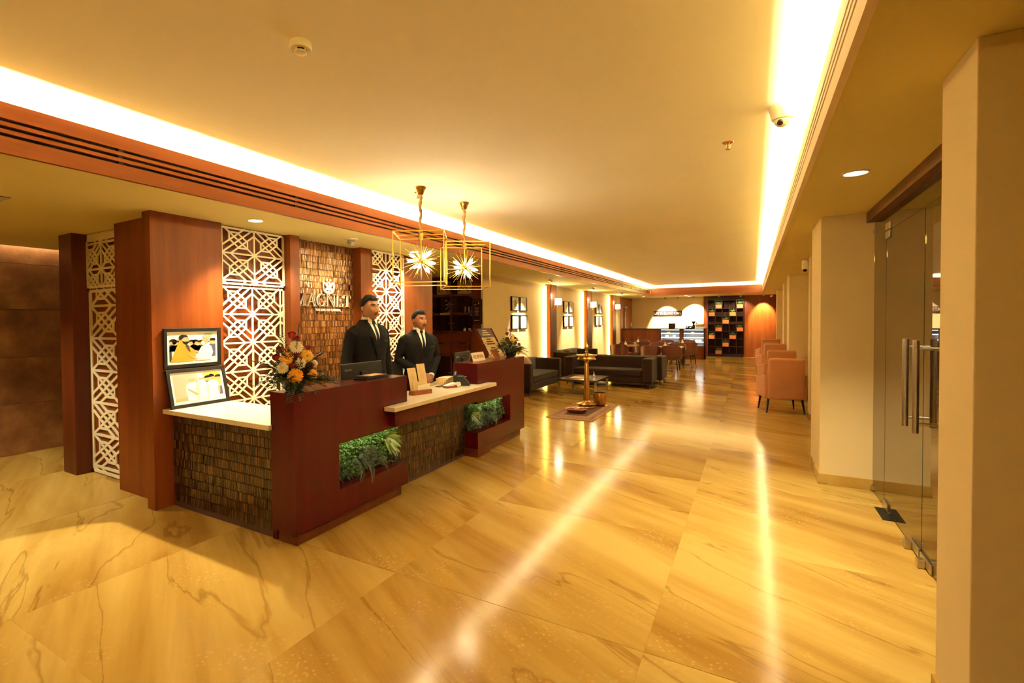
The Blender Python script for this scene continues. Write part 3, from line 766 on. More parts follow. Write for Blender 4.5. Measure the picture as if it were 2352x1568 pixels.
# living-green inserts in the desk notches
def leaf(mb, p, d, n, l, w):
    d = d.normalized(); s = d.cross(n).normalized() * w / 2; nn = s.cross(d).normalized()
    a = p; b = p + d * l * .5 + s + nn * l * .06; c = p + d * l - nn * l * .12; e = p + d * l * .5 - s + nn * l * .06; m = p + d * l * .5 - nn * w * .1
    mb.add([a, b, c, e, m], [(0, 1, 4), (1, 2, 4), (2, 3, 4), (3, 0, 4)])
def greenery(y0, y1, z0, z1, label, clump, ferns, seed):
    r = random.Random(seed)
    t = thing('green_insert', label, 'plants', (-2.85, (y0 + y1) / 2, z0 + 0.002))
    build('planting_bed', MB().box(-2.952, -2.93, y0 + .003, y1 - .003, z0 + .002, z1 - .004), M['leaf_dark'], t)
    lit_leaves, dark = MB(), MB()
    for i in range(5200):
        y, z = r.uniform(y0 + .01, y1 - .01), r.uniform(z0 + .01, z1 - .01)
        bul = 0.10 + 0.06 * noise.noise(Vector((y * 7, z * 7, seed)))
        x = -2.93 + bul * r.uniform(0.3, 1.0)
        d = Vector((r.uniform(.2, 1.3), r.uniform(-1, 1), r.uniform(-.8, .9)))
        L_ = r.uniform(.014, .032)
        b = lit_leaves if noise.noise(Vector((y * 4, z * 5, seed + 4))) + (z - z0) / (z1 - z0) * 1.4 - .55 > r.uniform(-.2, .2) else dark  # paler leaves towards the top: light from above put into the leaf colour
        leaf(b, Vector((x, y, z)), d, Vector((1, r.uniform(-.4, .4), r.uniform(0, .8))), L_, L_ * r.uniform(.35, .6))
    build('foliage', lit_leaves, M['leaf'], t, kind='stuff'); build('foliage', dark, M['leaf_dark'], t, kind='stuff')
    for (cy, cz, n, ln) in clump:
        mb = MB()
        for i in range(n):
            a = r.uniform(0, 2 * pi); d = Vector((r.uniform(.5, 1.0), cos(a), sin(a) * .8 + .1)).normalized(); l = ln * r.uniform(.7, 1.1)
            s = Vector((0, -sin(a), cos(a))).cross(d) if False else d.cross(Vector((1, 0, .2))).normalized()
            p0 = Vector((-2.87, cy, cz))
            prev = None; vs = []; fs = []
            for k in range(6):
                f = k / 5; p = p0 + d * l * f + Vector((0.02 * f, 0, -.05 * f * f)); wv = .0115 * sin(pi * (0.12 + .86 * f))
                vs += [p + s * wv, p - s * wv + Vector((.002, 0, .002))]
                if k: q = 2 * k; fs.append((q - 2, q - 1, q + 1, q))
            mb.add(vs, fs)
        build('strap_leaves', mb, M['leaf_yellow'], t)
    for (cy, cz, dy, dz, ln) in ferns:
        mb = MB(); d = Vector((.35, dy, dz)).normalized(); side = d.cross(Vector((1, 0, 0))).normalized()
        for k in range(34):
            f = k / 33; p = Vector((-2.80, cy, cz)) + d * ln * f + Vector((.05 * sin(pi * f), 0, -.08 * f * f)); l = .055 * (1 - f) ** .7 + .006
            for s in (1, -1): leaf(mb, p, side * s + d * .4 + Vector((.15, 0, 0)), Vector((1, 0, 0)), l, .008)
        build('fern_frond', mb, M['leaf_dark'], t)
    area('insert_glow', (-2.745, (y0 + y1) / 2, z1 - .012), 0.03, (y1 - y0) * .9, 0.9, (0, radians(62), 0), (1, .90, .55))
    return t
greenery(2.863, 3.762, .302, .653, 'dense green planting set into the left pedestal of the desk', [(3.60, .545, 34, .16), (3.66, .50, 18, .12)], [(3.20, .50, .1, -.6, .20), (3.24, .52, .7, -.45, .26), (3.15, .47, -.25, -.6, .15)], 4)
greenery(5.168, 6.087, .292, .628, 'dense green planting set into the right pedestal of the desk', [(5.24, .50, 34, .14)], [(5.6, .45, .4, -.6, .14)], 9)

# ------------------------------------------------------------------ framed photographs beside the corner column
def people_print(mbs, u, v, s, top, head, hair, trim=None):
    """flat printed figure: body, head, hair as thin polygons; mbs maps colour -> MB; coordinates 0..1"""
    add = lambda c, pts, lift: mbs.setdefault(c, []).append((pts, lift))
    add(top, [(u - .9 * s, v), (u - .85 * s, v + .75 * s), (u - .5 * s, v + 1.1 * s), (u - .15 * s, v + 1.25 * s), (u + .2 * s, v + 1.22 * s), (u + .6 * s, v + 1.02 * s), (u + .85 * s, v + .6 * s), (u + .9 * s, v)], 1)
    add(head, [(u + .36 * s * cos(a), v + 1.62 * s + .48 * s * sin(a)) for a in [2 * pi * k / 12 for k in range(12)]], 2)
    add(hair, [(u + .40 * s * cos(a), v + 1.72 * s + .44 * s * sin(a)) for a in [pi * k / 8 for k in range(9)]], 3)
    if trim: add(trim, [(u + .34 * s * cos(a), v + 1.48 * s + .36 * s * sin(a)) for a in [pi + pi * k / 8 for k in range(9)]], 3)

def photo_frame(name, label, o, ud, vd, w, h, scene_fn, bw=0.03):
    """o: lower left corner of the front, ud / vd unit vectors"""
    o, ud, vd = Vector(o), Vector(ud).normalized(), Vector(vd).normalized(); nd = ud.cross(vd)
    t = thing(name, label, 'picture frame', tuple(o + ud * w / 2))
    P = lambda a, b, d=0.0: o + ud * a + vd * b + nd * d
    fm = MB()
    for a0, a1, b0, b1 in ((0, w, 0, bw), (0, w, h - bw, h), (0, bw, bw, h - bw), (w - bw, w, bw, h - bw)):
        fm.prism([P(a0, b0, -.02), P(a1, b0, -.02), P(a1, b1, -.02), P(a0, b1, -.02)], nd * .022)
    build('frame', fm, M['frame'], t, bevel=0.002)
    build('mat_board', MB().prism([P(bw, bw, -.018), P(w - bw, bw, -.018), P(w - bw, h - bw, -.018), P(bw, h - bw, -.018)], nd * .008), M['print'], t)
    m = bw + .022
    W, Hh = w - 2 * m, h - 2 * m - .004
    mbs = {}; scene_fn(mbs)
    for c, lst in mbs.items():
        mb = MB()
        for pts, lift in lst:
            q = [(min(max(a, 0), 1), min(max(b, 0), 1)) for a, b in pts]
            mb.prism([P(m + a * W, m + .004 + b * Hh, -.0102 + lift * .0006) for a, b in q], nd * .0004)
        build('print', mb, M[c], t)
    return t
R4 = lambda a, b, c, d: [(a, c), (b, c), (b, d), (a, d)]
def scene_a(m):
    m.setdefault('paper', []).append((R4(0, 1, 0, 1), 0))
    m.setdefault('print_green', []).append((R4(.75, .92, .72, 1), .5))
    for u, top, s in ((.08, 'print_navy', .22), (.13, 'carton', .2), (.47, 'shirt', .2), (.55, 'carton', .2), (.68, 'ink', .22), (.95, 'print_navy', .25)):
        people_print(m, u, .38 if u not in (.68, .95) else .32, s * .95, top, 'print_skin', 'hair')
    m.setdefault('ink', []).append((R4(0, .05, 0, .4), .8)); m.setdefault('print_navy', []).append((R4(.9, 1, .12, .6), 1.2))
    m.setdefault('orange_cloth', []).append(([(.02, 0), (.08, .25), (.17, .62), (.22, .78), (.3, .70), (.42, .55), (.52, .40), (.56, .2), (.5, 0)], 4))
    m.setdefault('ink', []).append(([(.33, .66), (.40, .58), (.44, .32), (.40, .36), (.34, .52)], 5))
    m.setdefault('print_skin', []).append(([(.24 + .09 * 1 + .085 * cos(a), .79 + .14 * sin(a)) for a in [2 * pi * k / 12 for k in range(12)]], 5))
    m.setdefault('hair', []).append(([(.20, .80), (.20, .93), (.26, .98), (.36, .96), (.40, .88), (.30, .88), (.25, .80)], 6))
    m['hair'].append(([(.26, .74), (.30, .64), (.36, .62), (.41, .68), (.40, .73), (.33, .72)], 6))
    m.setdefault('shirt', []).append(([(.56, 0), (.60, .28), (.68, .52), (.80, .62), (.90, .52), (.94, .3), (.88, 0)], 4))
    m['print_skin'].append(([(.70, .60), (.69, .78), (.74, .88), (.80, .88), (.82, .70), (.78, .58)], 5))
    m.setdefault('case_grey', []).append(([(.70, .82), (.72, .94), (.80, .98), (.88, .90), (.87, .72), (.82, .68), (.80, .84)], 6))
    m['shirt'].append(([(.68, .60), (.67, .70), (.72, .72), (.76, .64), (.73, .56)], 6))
    m['print_skin'].append(([(.62, .34), (.48, .42), (.46, .38), (.60, .28)], 6)); m['print_skin'].append(([(.60, .06), (.40, .26), (.38, .22), (.54, .04)], 6))
def scene_b(m):
    m.setdefault('print_grey', []).append((R4(0, 1, 0, 1), 0)); m.setdefault('ink_brown', []).append(([(0, 0), (0, .08), (.35, .2), (.35, 0)], .3))
    m.setdefault('paper', []).append((R4(.5, 1, 0, 1), .2)); m.setdefault('petal_yellow', []).append((R4(.62, 1, .7, 1), .4))
    for u, top in ((.72, 'print_navy'), (.95, 'print_green')): people_print(m, u, .42, .22, top, 'print_skin', 'hair')
    m.setdefault('print_navy', []).append((R4(.92, 1, .1, .6), .8))
    for u, hr in ((.38, 'case_grey'), (.58, 'shirt'), (.80, 'hair')):
        m.setdefault('shirt', []).append(([(u - .13, 0), (u - .15, .45), (u - .12, .62), (u - .03, .70), (u + .04, .70), (u + .12, .60), (u + .14, .4), (u + .11, 0)], 2))
        m.setdefault('print_skin', []).append(([(u + .058 * cos(a), .80 + .12 * sin(a)) for a in [2 * pi * k / 12 for k in range(12)]], 3))
        m.setdefault(hr, []).append(([(u + .066 * cos(a), .83 + .115 * sin(a)) for a in [pi * k / 8 for k in range(9)]], 4))
    m['shirt'].append(([(.58 + .05 * cos(a), .74 + .08 * sin(a)) for a in [pi + pi * k / 8 for k in range(9)]], 5))
    m['print_skin'].append(([(.25, .46), (.30, .44), (.48, .22), (.44, .16)], 4)); m['print_skin'].append(([(.90, .44), (.95, .44), (.94, .18), (.90, .18)], 4))
photo_frame('photo_frame', 'black framed photograph of a man in an orange shawl, upper one on the timber column', (-4.300, 2.395, 1.208), (0, 1, 0), (0.0, 0, 1), .545, .35, scene_a)
photo_frame('photo_frame', 'black framed photograph of men in white shirts leaning on the ivory counter', (-4.215, 2.405, .8635), (0, 1, 0), (-.26, 0, 1), .565, .345, scene_b)

# ------------------------------------------------------------------ people
HC = (0.030, 0.0, 1.610)     # head centre at 1.75 m
def head_point(th, ph, off=0.0):
    """th latitude, ph longitude (0 = face) -> head-local point"""
    x, y, z = 0.097 * cos(th) * cos(ph), 0.077 * cos(th) * sin(ph), 0.118 * sin(th)
    fr = max(0.0, cos(ph) * cos(th))
    if z < 0:
        q = min(1, -z / .118)
        y *= 1 - .30 * q ** 1.6
        if x < 0: x *= 1 - .38 * q ** 1.2
        else: x = x * (1 + .10 * q) + .030 * q * fr ** .5
    else:
        y *= 1 + .04 * sin(pi * min(1, z / .1)); x *= 1.0 + (.05 if x < 0 else 0.0)
    G = lambda a, c, s: math.exp(-((a - c) / s) ** 2)
    if x > 0.02:
        x += .006 * G(z, .034, .012) * G(y, 0, .045)                      # brow
        x -= .013 * G(z, .013, .013) * (G(y, .032, .015) + G(y, -.032, .015))
        nz = 0.0
        if -.046 < z < .03: nz = .029 * ((.03 - z) / .066) ** 1.1 if z > -.036 else .029 * max(0, (z + .048) / .012)
        x += nz * G(y, 0, .0105 + .006 * (z < -.02))
        x += .008 * G(z, -.066, .011) * G(y, 0, .024)                     # lips
        x -= .004 * G(z, -.080, .006) * G(y, 0, .03)
        x += .010 * G(z, -.102, .014) * G(y, 0, .024)                     # chin
        x += .004 * G(z, -.012, .02) * (G(y, .042, .018) + G(y, -.042, .018))
    p = Vector((x, y, z))
    if off: p += Vector((x / .0094, y / .0059, z / .0139)).normalized() * off
    return p

def ring_tube(mb, rings, n=28, p=2.3, cap=True):
    vs = []; fs = []
    for z, cx, rx, ry in rings:
        for k in range(n):
            a = 2 * pi * k / n; c, s_ = cos(a), sin(a)
            vs.append((cx + rx * math.copysign(abs(c) ** (2 / p), c), ry * math.copysign(abs(s_) ** (2 / p), s_), z))
    for i in range(len(rings) - 1):
        for k in range(n):
            a = i * n + k; b = i * n + (k + 1) % n
            fs.append((a, b, b + n, a + n))
    if cap: fs += [tuple(range(n))[::-1], tuple(range((len(rings) - 1) * n, len(rings) * n))]
    mb.add(vs, fs)

def hand(mb, wrist, d, palm_n, thumb_side, curl=0.35, s=1.0):
    """five separate fingers on a palm; d points along the hand, palm_n out of the palm"""
    w, d, pn = Vector(wrist), Vector(d).normalized(), Vector(palm_n)
    pn = (pn - d * pn.dot(d)).normalized(); sd = d.cross(pn).normalized() * thumb_side
    for k in range(4):
        o = w + d * .035 * s + sd * (.030 - .020 * k) * s
        mb.tube([w + sd * (.012 - .008 * k) * s, o, w + d * .092 * s + sd * (.030 - .0205 * k) * s], [.014 * s, .0135 * s, .0115 * s], 8)
    for k, ln in enumerate((.072, .080, .075, .058)):
        p = w + d * .090 * s + sd * (.031 - .0207 * k) * s; a = 0.0; pts = [p]; q = p
        for j, f in enumerate((.45, .32, .23)):
            a += curl * (0.7 if j == 0 else 1.0)
            q = q + (d * cos(a) + pn * sin(a)) * ln * f * s; pts.append(q)
        mb.tube(pts, [.0098 * s, .0092 * s, .0085 * s, .0068 * s], 8)
    t0 = w + d * .028 * s + sd * .028 * s
    t1 = t0 + (d * .5 + sd * .7 + pn * .35).normalized() * .042 * s
    t2 = t1 + (d * .85 + sd * .25 + pn * .4).normalized() * .032 * s
    t3 = t2 + (d * .95 + pn * .35).normalized() * .024 * s
    mb.tube([w + d * .012 * s + sd * .010 * s, t0, t1, t2, t3], [.016 * s, .015 * s, .0115 * s, .0105 * s, .008 * s], 8)

def person(label, loc, rz, h, clasp, skin, suit, head_turn, moustache, hair_kind):
    s = h / 1.75
    t = thing('person', label, 'person', loc, rz)
    S = Matrix.Scale(s, 4)
    B = MB()
    ring_tube(B, [(.86, 0, .10, .15), (.95, 0, .105, .155), (1.08, 0, .095, .140), (1.25, 0, .108, .165), (1.38, -.005, .092, .178), (1.435, -.01, .07, .13), (1.47, -.012, .056, .075)])
    ring_tube(B, [(1.44, -.012, .058, .062), (1.50, -.008, .055, .056), (1.56, .004, .054, .055), (1.60, .012, .05, .05)], 20, 2)
    hm = Matrix.Translation(HC) @ Matrix.Rotation(head_turn, 4, 'Z')
    hd = MB()
    nu, nv = 72, 56
    vs = [head_point(-pi / 2, 0)] + [head_point(-pi / 2 + pi * j / nv, 2 * pi * i / nu) for j in range(1, nv) for i in range(nu)] + [head_point(pi / 2, 0)]
    fs = []
    for i in range(nu):
        fs.append((0, 1 + (i + 1) % nu, 1 + i)); fs.append((len(vs) - 1, 1 + (nv - 2) * nu + i, 1 + (nv - 2) * nu + (i + 1) % nu))
    for j in range(nv - 2):
        for i in range(nu):
            a = 1 + j * nu + i; b = 1 + j * nu + (i + 1) % nu; fs.append((a, b, b + nu, a + nu))
    hd.add(vs, fs)
    for sy in (1, -1): hd.ball((-.006, sy * .077, -.004), (.021, .010, .032), 14, 10).tube([(-.014, sy * .083, .012), (-.022, sy * .088, .016), (-.026, sy * .088, -.004), (-.016, sy * .084, -.022)], .0055, 6)
    hd.xf(hm); B.add(hd.v, hd.f)
    # legs
    for sy in (1, -1):
        B.tube([(0, sy * .085, .90), (0.005, sy * .088, .70), (.01, sy * .09, .48), (0, sy * .09, .28), (-.01, sy * .09, .09)], [.080, .075, .052, .05, .036], 14)
        B.ball((.05, sy * .092, .045), (.11, .038, .038), 14, 8)
    # arms
    arms = {}
    for sy in (1, -1):
        sh = Vector((-.008, sy * .178, 1.405))
        if clasp:
            el = Vector((-.035, sy * .265, 1.135)); wr = Vector((.215, sy * .062, .945 if sy > 0 else .955)); hdn = Vector((.6, -sy * .75, -.45)); pn = Vector((-.3, -sy * .5, -.6))
        else:
            el = Vector((-.03, sy * .248, 1.125)); wr = Vector((.02, sy * .262, .875)); hdn = Vector((.12, -sy * .05, -1)); pn = Vector((0, -sy, 0))
        arms[sy] = (sh, el, wr)
        B.tube([sh + Vector((0, -.03 * sy, -.01)), sh.lerp(el, .5), el, el.lerp(wr, .5), wr], [.052, .046, .038, .036, .026], 12)
        hand(B, wr, hdn, pn, -1 if (sy > 0) == clasp else 1, .55 if clasp else .28)
    B.xf(S)
    tmp = bpy.data.objects.new('body_form', mesh_of('body_form', B, skin)); link(tmp)
    r = tmp.modifiers.new('remesh', 'REMESH'); r.mode = 'VOXEL'; r.voxel_size = 0.0042
    sm = tmp.modifiers.new('smooth', 'SMOOTH'); sm.iterations = 2; sm.factor = 0.4
    dg = bpy.context.evaluated_depsgraph_get(); dg.update()
    me = bpy.data.meshes.new_from_object(tmp.evaluated_get(dg)); me.name = 'body'
    bpy.data.objects.remove(tmp)
    if not me.materials: me.materials.append(skin)
    me.polygons.foreach_set('use_smooth', [True] * len(me.polygons))
    b = bpy.data.objects.new('body', me); link(b); b.parent = t
    def part(name, mb, m, smooth=True):
        return build(name, mb.xf(S), m, t, smooth, local=True)
    # jacket
    JR = [(.74, .004, .150, .205), (.80, .004, .150, .203), (.92, .002, .142, .194), (1.06, .002, .128, .176), (1.15, .004, .130, .184), (1.25, .006, .136, .203), (1.34, .004, .134, .216), (1.385, -.002, .120, .208), (1.420, -.006, .104, .180), (1.450, -.010, .088, .136), (1.478, -.012, .076, .098), (1.502, -.012, .070, .080)]
    P_ = 2.35
    def ringat(z):
        for i in range(len(JR) - 1):
            if JR[i][0] <= z <= JR[i + 1][0]:
                f = (z - JR[i][0]) / (JR[i + 1][0] - JR[i][0]); return [a + (b_ - a) * f for a, b_ in zip(JR[i], JR[i + 1])]
        return JR[-1] if z > JR[-1][0] else JR[0]
    def front(y, z, off):
        _, cx, rx, ry = ringat(z); q = min(.999, abs(y) / (ry + off))
        return Vector((cx + (rx + off) * (1 - q ** P_) ** (1 / P_), y, z))
    J = MB(); rings = []
    for i in range(40):
        z = .74 + (1.502 - .74) * i / 39; rr = ringat(z); rings.append((z, rr[1], rr[2], rr[3]))
    ring_tube(J, rings, 40, P_)
    for sy in (1, -1):
        sh, el, wr = arms[sy]
        pts = [Vector((-.006, sy * .10, 1.392)), Vector((-.007, sy * .150, 1.385)), Vector((-.010, sy * .190, 1.352)), sh.lerp(el, .36) + Vector((0, sy * .004, 0)), sh.lerp(el, .68), el, el.lerp(wr, .33), el.lerp(wr, .7), wr + (el - wr).normalized() * .012]
        J.tube(pts, [.052, .070, .074, .066, .061, .057, .054, .047, .044], 20)
    J.xf(S)
    tj = bpy.data.objects.new('jacket_form', mesh_of('jacket_form', J, suit)); link(tj)
    r = tj.modifiers.new('remesh', 'REMESH'); r.mode = 'VOXEL'; r.voxel_size = 0.007
    sm = tj.modifiers.new('smooth', 'SMOOTH'); sm.iterations = 7; sm.factor = 0.5
    dg = bpy.context.evaluated_depsgraph_get(); dg.update()
    mj = bpy.data.meshes.new_from_object(tj.evaluated_get(dg)); mj.name = 'jacket'
    bpy.data.objects.remove(tj)
    if not mj.materials: mj.materials.append(suit)
    mj.polygons.foreach_set('use_smooth', [True] * len(mj.polygons))
    jo = bpy.data.objects.new('jacket', mj); link(jo); jo.parent = t; PM[jo] = PM[t]
    # shirt front, tie, lapels follow the jacket surface
    def patch(mb, yl, yr, z0, z1, off, nu=7, nv=18, thick=.006):
        g = lambda a, c: front(yl(z0 + (z1 - z0) * c) * (1 - a) + yr(z0 + (z1 - z0) * c) * a, z0 + (z1 - z0) * c, off)
        mb.grid(g, nu, nv)
    ZV, ZN = 1.165, 1.498
    wv = lambda z: .004 + .050 * max(0, (z - ZV) / (ZN - ZV)) ** 1.1
    sh_ = MB(); patch(sh_, lambda z: -wv(z), lambda z: wv(z), ZV, ZN, .0035)
    sh_.tube([(-.006, 0, 1.480), (.0, 0, 1.528)], [(.069, .072), (.063, .064)], 24, caps=False)
    part('shirt', sh_, M['shirt'])
    cl = MB()
    for sy in (1, -1):
        a = [front(sy * .010, 1.490, .008) + Vector((.002, 0, .012)), front(sy * .052, 1.494, .006) + Vector((-.006, 0, .034)), front(sy * .056, 1.476, .008), front(sy * .038, 1.446, .010)]
        cl.prism(a if sy > 0 else a[::-1], (.004, 0, 0))
    part('collar', cl, M['shirt'], False)
    tw = lambda z: (.011 if z > 1.45 else .010 + .012 * (1.45 - z) / .28)
    ti = MB(); patch(ti, lambda z: -tw(z), lambda z: tw(z), ZV + .002, 1.462, .0095, 5)
    ti.prism([front(-.020, 1.488, .016), front(.020, 1.488, .016), front(.011, 1.452, .016), front(-.011, 1.452, .016)], (-.012, 0, 0))
    part('tie', ti, M['tie'])
    def lw(z):
        if z < 1.37: return .006 + .060 * ((z - 1.15) / .22)
        if z < 1.382: return .066 - .026 * (z - 1.37) / .012
        return .040 - .010 * (z - 1.382) / .1
    lp = MB()
    for sy in (1, -1):
        patch(lp, lambda z: sy * wv(z) * .98, lambda z: sy * (wv(z) + lw(z)), 1.145, 1.494, .0085, 5, 26)
        patch(lp, lambda z: sy * (wv(z) + lw(z)), lambda z: sy * (wv(z) + lw(z) + .0015), 1.145, 1.494, .0045, 2, 26)
    part('lapel', lp, suit)
    bt = MB()
    for z in (1.135, 1.03): bt.ball(front(.006, z, .003), .0085, 8, 6)
    part('button', bt, M['black'])
    pk = MB(); patch(pk, lambda z: .085, lambda z: .155, 1.285, 1.297, .003, 5, 3)
    part('breast_pocket', pk, M['black'])
    sl = MB()
    sl.tube([front(-.004, z, .0022) for z in [1.17 - .43 * k / 12 for k in range(13)]], .0018, 5)
    part('front_seam', sl, M['black'])
    cf = MB()
    for sy in (1, -1):
        sh, el, wr = arms[sy]; d = (wr - el).normalized()
        cf.tube([wr - d * .02, wr + d * .012], [.038, .037], 16)
    part('shirt_cuff', cf, M['shirt'])
    tr = MB()
    ring_tube(tr, [(.76, 0, .125, .178), (.86, 0, .128, .176), (.96, 0, .122, .165)])
    for sy in (1, -1):
        tr.tube([(0, sy * .088, .84), (.005, sy * .09, .66), (.01, sy * .092, .48), (0, sy * .092, .28), (-.005, sy * .092, .05)], [.098, .090, .075, .066, .062], 16)
    part('trousers', tr, suit)
    so = MB()
    for sy in (1, -1): so.ball((.055, sy * .092, .045), (.135, .048, .046), 16, 8).box(-.08, .18, sy * .092 - .045, sy * .092 + .045, 0.0, .018)
    part('shoe', so, M['black_leather'])
    # hair, brows, eyes, moustache
    HR = MB()
    def hairline(ph):
        c = cos(ph)
        side = .012 if hair_kind == 'wavy' else .004
        if c > .55: return .072 - .010 * math.cos(3 * ph) * .3
        if c > .05: return side + (.072 - side) * ((c - .05) / .5) ** .7
        if c > -.2: return .018 if abs(c) < .12 else .006
        return -.035 - .02 * min(1, (-c - .2) * 1.6)
    n1, n2 = 56, 16
    vs = []; fs = []
    for j in range(n2 + 1):
        for i in range(n1):
            ph = 2 * pi * i / n1; zl = hairline(ph); t0 = math.asin(max(-.98, min(.98, zl / .118)))
            f = j / n2; th = t0 + (pi / 2 - t0) * f
            pz = .118 * sin(th)
            grow = min(1, f * 4 + .15) * (min(1, max(.25, (pz + .02) / .07)))
            lift = (.016 if hair_kind == 'wavy' else .015) * grow + .003
            p = head_point(th, ph, lift)
            p += p.normalized() * (.009 if hair_kind == 'wavy' else .0035) * grow * noise.noise(Vector((p.x * 55, p.y * 55, p.z * 40)))
            if hair_kind == 'side' and p.x > .02: p.z += .008 * grow * max(0, cos(ph)) + .004 * (p.y > 0)
            vs.append(p)
    for j in range(n2):
        for i in range(n1):
            a = j * n1 + i; b2 = j * n1 + (i + 1) % n1; fs.append((a, b2, b2 + n1, a + n1))
    fs.append(tuple(range(n2 * n1, (n2 + 1) * n1)))
    HR.add(vs, fs)
    part('hair', HR.xf(hm), M['hair'])
    ev, ir, br = MB(), MB(), MB()
    for sy in (1, -1):
        c = head_point(radians(6.5), sy * radians(26)) + Vector((-.0062, 0, -.001)); c.y = sy * .0315
        ev.ball(c, (.0110, .0135, .0085), 14, 10); ir.ball(c + Vector((.0050, .0006, .0004)), .0072, 10, 8)
        br.tube([head_point(radians(a), sy * radians(b2), .0025) for a, b2 in ((17.0, 9), (19, 20), (18.5, 32), (15.5, 42))], [.0030, .0042, .0038, .002], 6)
        br.tube([c + Vector((.0085 - .9 * q * q / .0135, q, .0072 - 18 * q * q)) for q in (-.013, -.007, 0, .007, .013)], [.0008, .0018, .0020, .0018, .0008], 5)
    part('eye', ev.xf(hm), M['eye']); part('iris', ir.xf(hm), M['hair']); part('eyebrow', br.xf(hm), M['hair'])
    mo = MB(); th_ = .0060 if moustache else .0032
    mo.tube([head_point(radians(-26.5 - abs(a) * .20), radians(a), .002) for a in (-24, -15, -7, 0, 7, 15, 24)], [.0018, th_, th_ * 1.15, th_ * .9, th_ * 1.15, th_, .0018], 7)
    part('moustache', mo.xf(hm), M['hair'])
    li = MB(); li.tube([head_point(radians(-34), radians(a), .0005) for a in (-18, -9, 0, 9, 18)], [.002, .0042, .0048, .0042, .002], 7)
    part('lips', li.xf(hm), M['lip'])
    return t
person('taller man in a black suit and tie standing behind the left monitor', (-3.50, 4.15, 0), radians(-10), 1.895, False, M['skin'], M['suit'], radians(-2), False, 'wavy')
person('moustached man in a charcoal suit with hands folded over the ivory counter', (-3.52, 5.13, 0), radians(-30), 1.75, True, M['skin2'], M['suit2'], radians(10), True, 'side')

# ------------------------------------------------------------------ things on the desk
def monitor(label, c, rz, w, z0, z1, text):
    t = thing('computer_monitor', label, 'monitor', (c[0], c[1], c[2]), rz)   # back faces local +X
    b = MB().box(-.02, .0, -w / 2, w / 2, z0 - c[2], z1 - c[2]); build('screen_housing', b, M['black'], t, local=True, bevel=.006)
    build('screen', MB().box(-.0215, -.0202, -w / 2 + .012, w / 2 - .012, z0 - c[2] + .02, z1 - c[2] - .012), M['dark_glass'], t, local=True)
    build('stand', MB().box(-.005, .02, -.035, .035, .004, z1 - c[2] - .08).box(-.09, .11, -.11, .11, 0, .010), M['black'], t, local=True, bevel=.004)
    tx = text_mb(text, .030, .001)
    mm = Matrix(((0, 0, 1, .0006), (1, 0, 0, -w / 2 + .085), (0, 1, 0, z1 - c[2] - .055), (0, 0, 0, 1)))
    build('lettering', tx.xf(mm), M['case_grey'], t, local=True)
    return t
monitor('black monitor seen from behind on the left pedestal side', (-3.055, 3.535, .74), 0, .56, .86, 1.228, 'Lenovo')
monitor('black monitor seen from behind next to the reception plate', (-3.17, 5.62, .862), radians(6), .50, .90, 1.205, 'Lenovo')

t = thing('brochure_stack', 'flat stack of dark brochures on the left pedestal top', 'brochures', (-2.86, 3.42, 1.10))
r = random.Random(3)
for k in range(5):
    a = r.uniform(-.05, .05); m = Matrix.Translation((r.uniform(-.006, .006), r.uniform(-.01, .01), .0065 * k)) @ Matrix.Rotation(a, 4, 'Z')
    build('brochure', MB().box(-.075, .075, -.14, .14, 0.0004, .0062).xf(m), M['black'] if k % 2 else M['shelf_dark'], t, local=True)
build('cover_print', MB().box(-.05, .05, -.06, .12, .0324, .0328), M['ink_brown'], t, local=True)

t = thing('leaflet_holder', 'wooden holder with tall cream leaflets on the ivory counter', 'leaflet holder', (-2.865, 4.20, .862), radians(-14))
build('base', MB().box(-.035, .035, -.13, .13, 0, .045), M['wood'], t, local=True, bevel=.003)
for k, (y, hh, lean) in enumerate(((-.062, .265, 0), (.062, .30, .0))):
    pts = [(-.012, y - .055, .03), (-.012, y + .055, .03), (-.075, y + .055, hh), (-.075, y - .055, hh)]
    build('leaflet', MB().prism(pts, (.004, 0, 0)), M['carton'], t, local=True)
    up = Vector((-.063, 0, hh - .03)).normalized()
    lb = MB()
    for q in range(7): lb.obox(Vector((-.012, y, .03)) + up * (.12 + .018 * q) + Vector((.0052, 0, 0)), Vector((0, .012 + .006 * ((q * 3) % 4), 0)), up * .0035, Vector((.0005, 0, 0)))
    build('print', lb, M['ink_tan'], t, local=True)
build('card_slip', MB().prism([(.01, -.10, .03), (.01, .08, .03), (-.008, .08, .13), (-.008, -.10, .13)], (.003, 0, 0)), M['carton'], t, local=True)
build('card_slip', MB().prism([(.02, -.06, .03), (.02, .11, .03), (.01, .12, .10), (.01, -.05, .09)], (.003, 0, 0)), M['paper'], t, local=True)

t = thing('card_terminal', 'white and plum card payment terminal on the ivory counter', 'card terminal', (-2.845, 4.80, .862), radians(66))
bd = MB().prism([(-.10, -.036, .004), (.085, -.036, .004), (.10, -.036, .03), (.085, -.036, .058), (.02, -.036, .054), (-.10, -.036, .028)], (0, .072, 0))
build('body', bd, M['white'], t, local=True, bevel=.006)
build('keypad_surround', MB().prism([(-.108, -.038, .0), (.05, -.038, 0), (.03, -.038, .035), (-.02, -.038, .022), (-.108, -.038, .022)], (0, .076, 0)), M['magenta'], t, local=True, bevel=.004)
build('screen', MB().box(.02, .07, -.028, .028, .0565, .0588), M['dark_glass'], t, local=True)

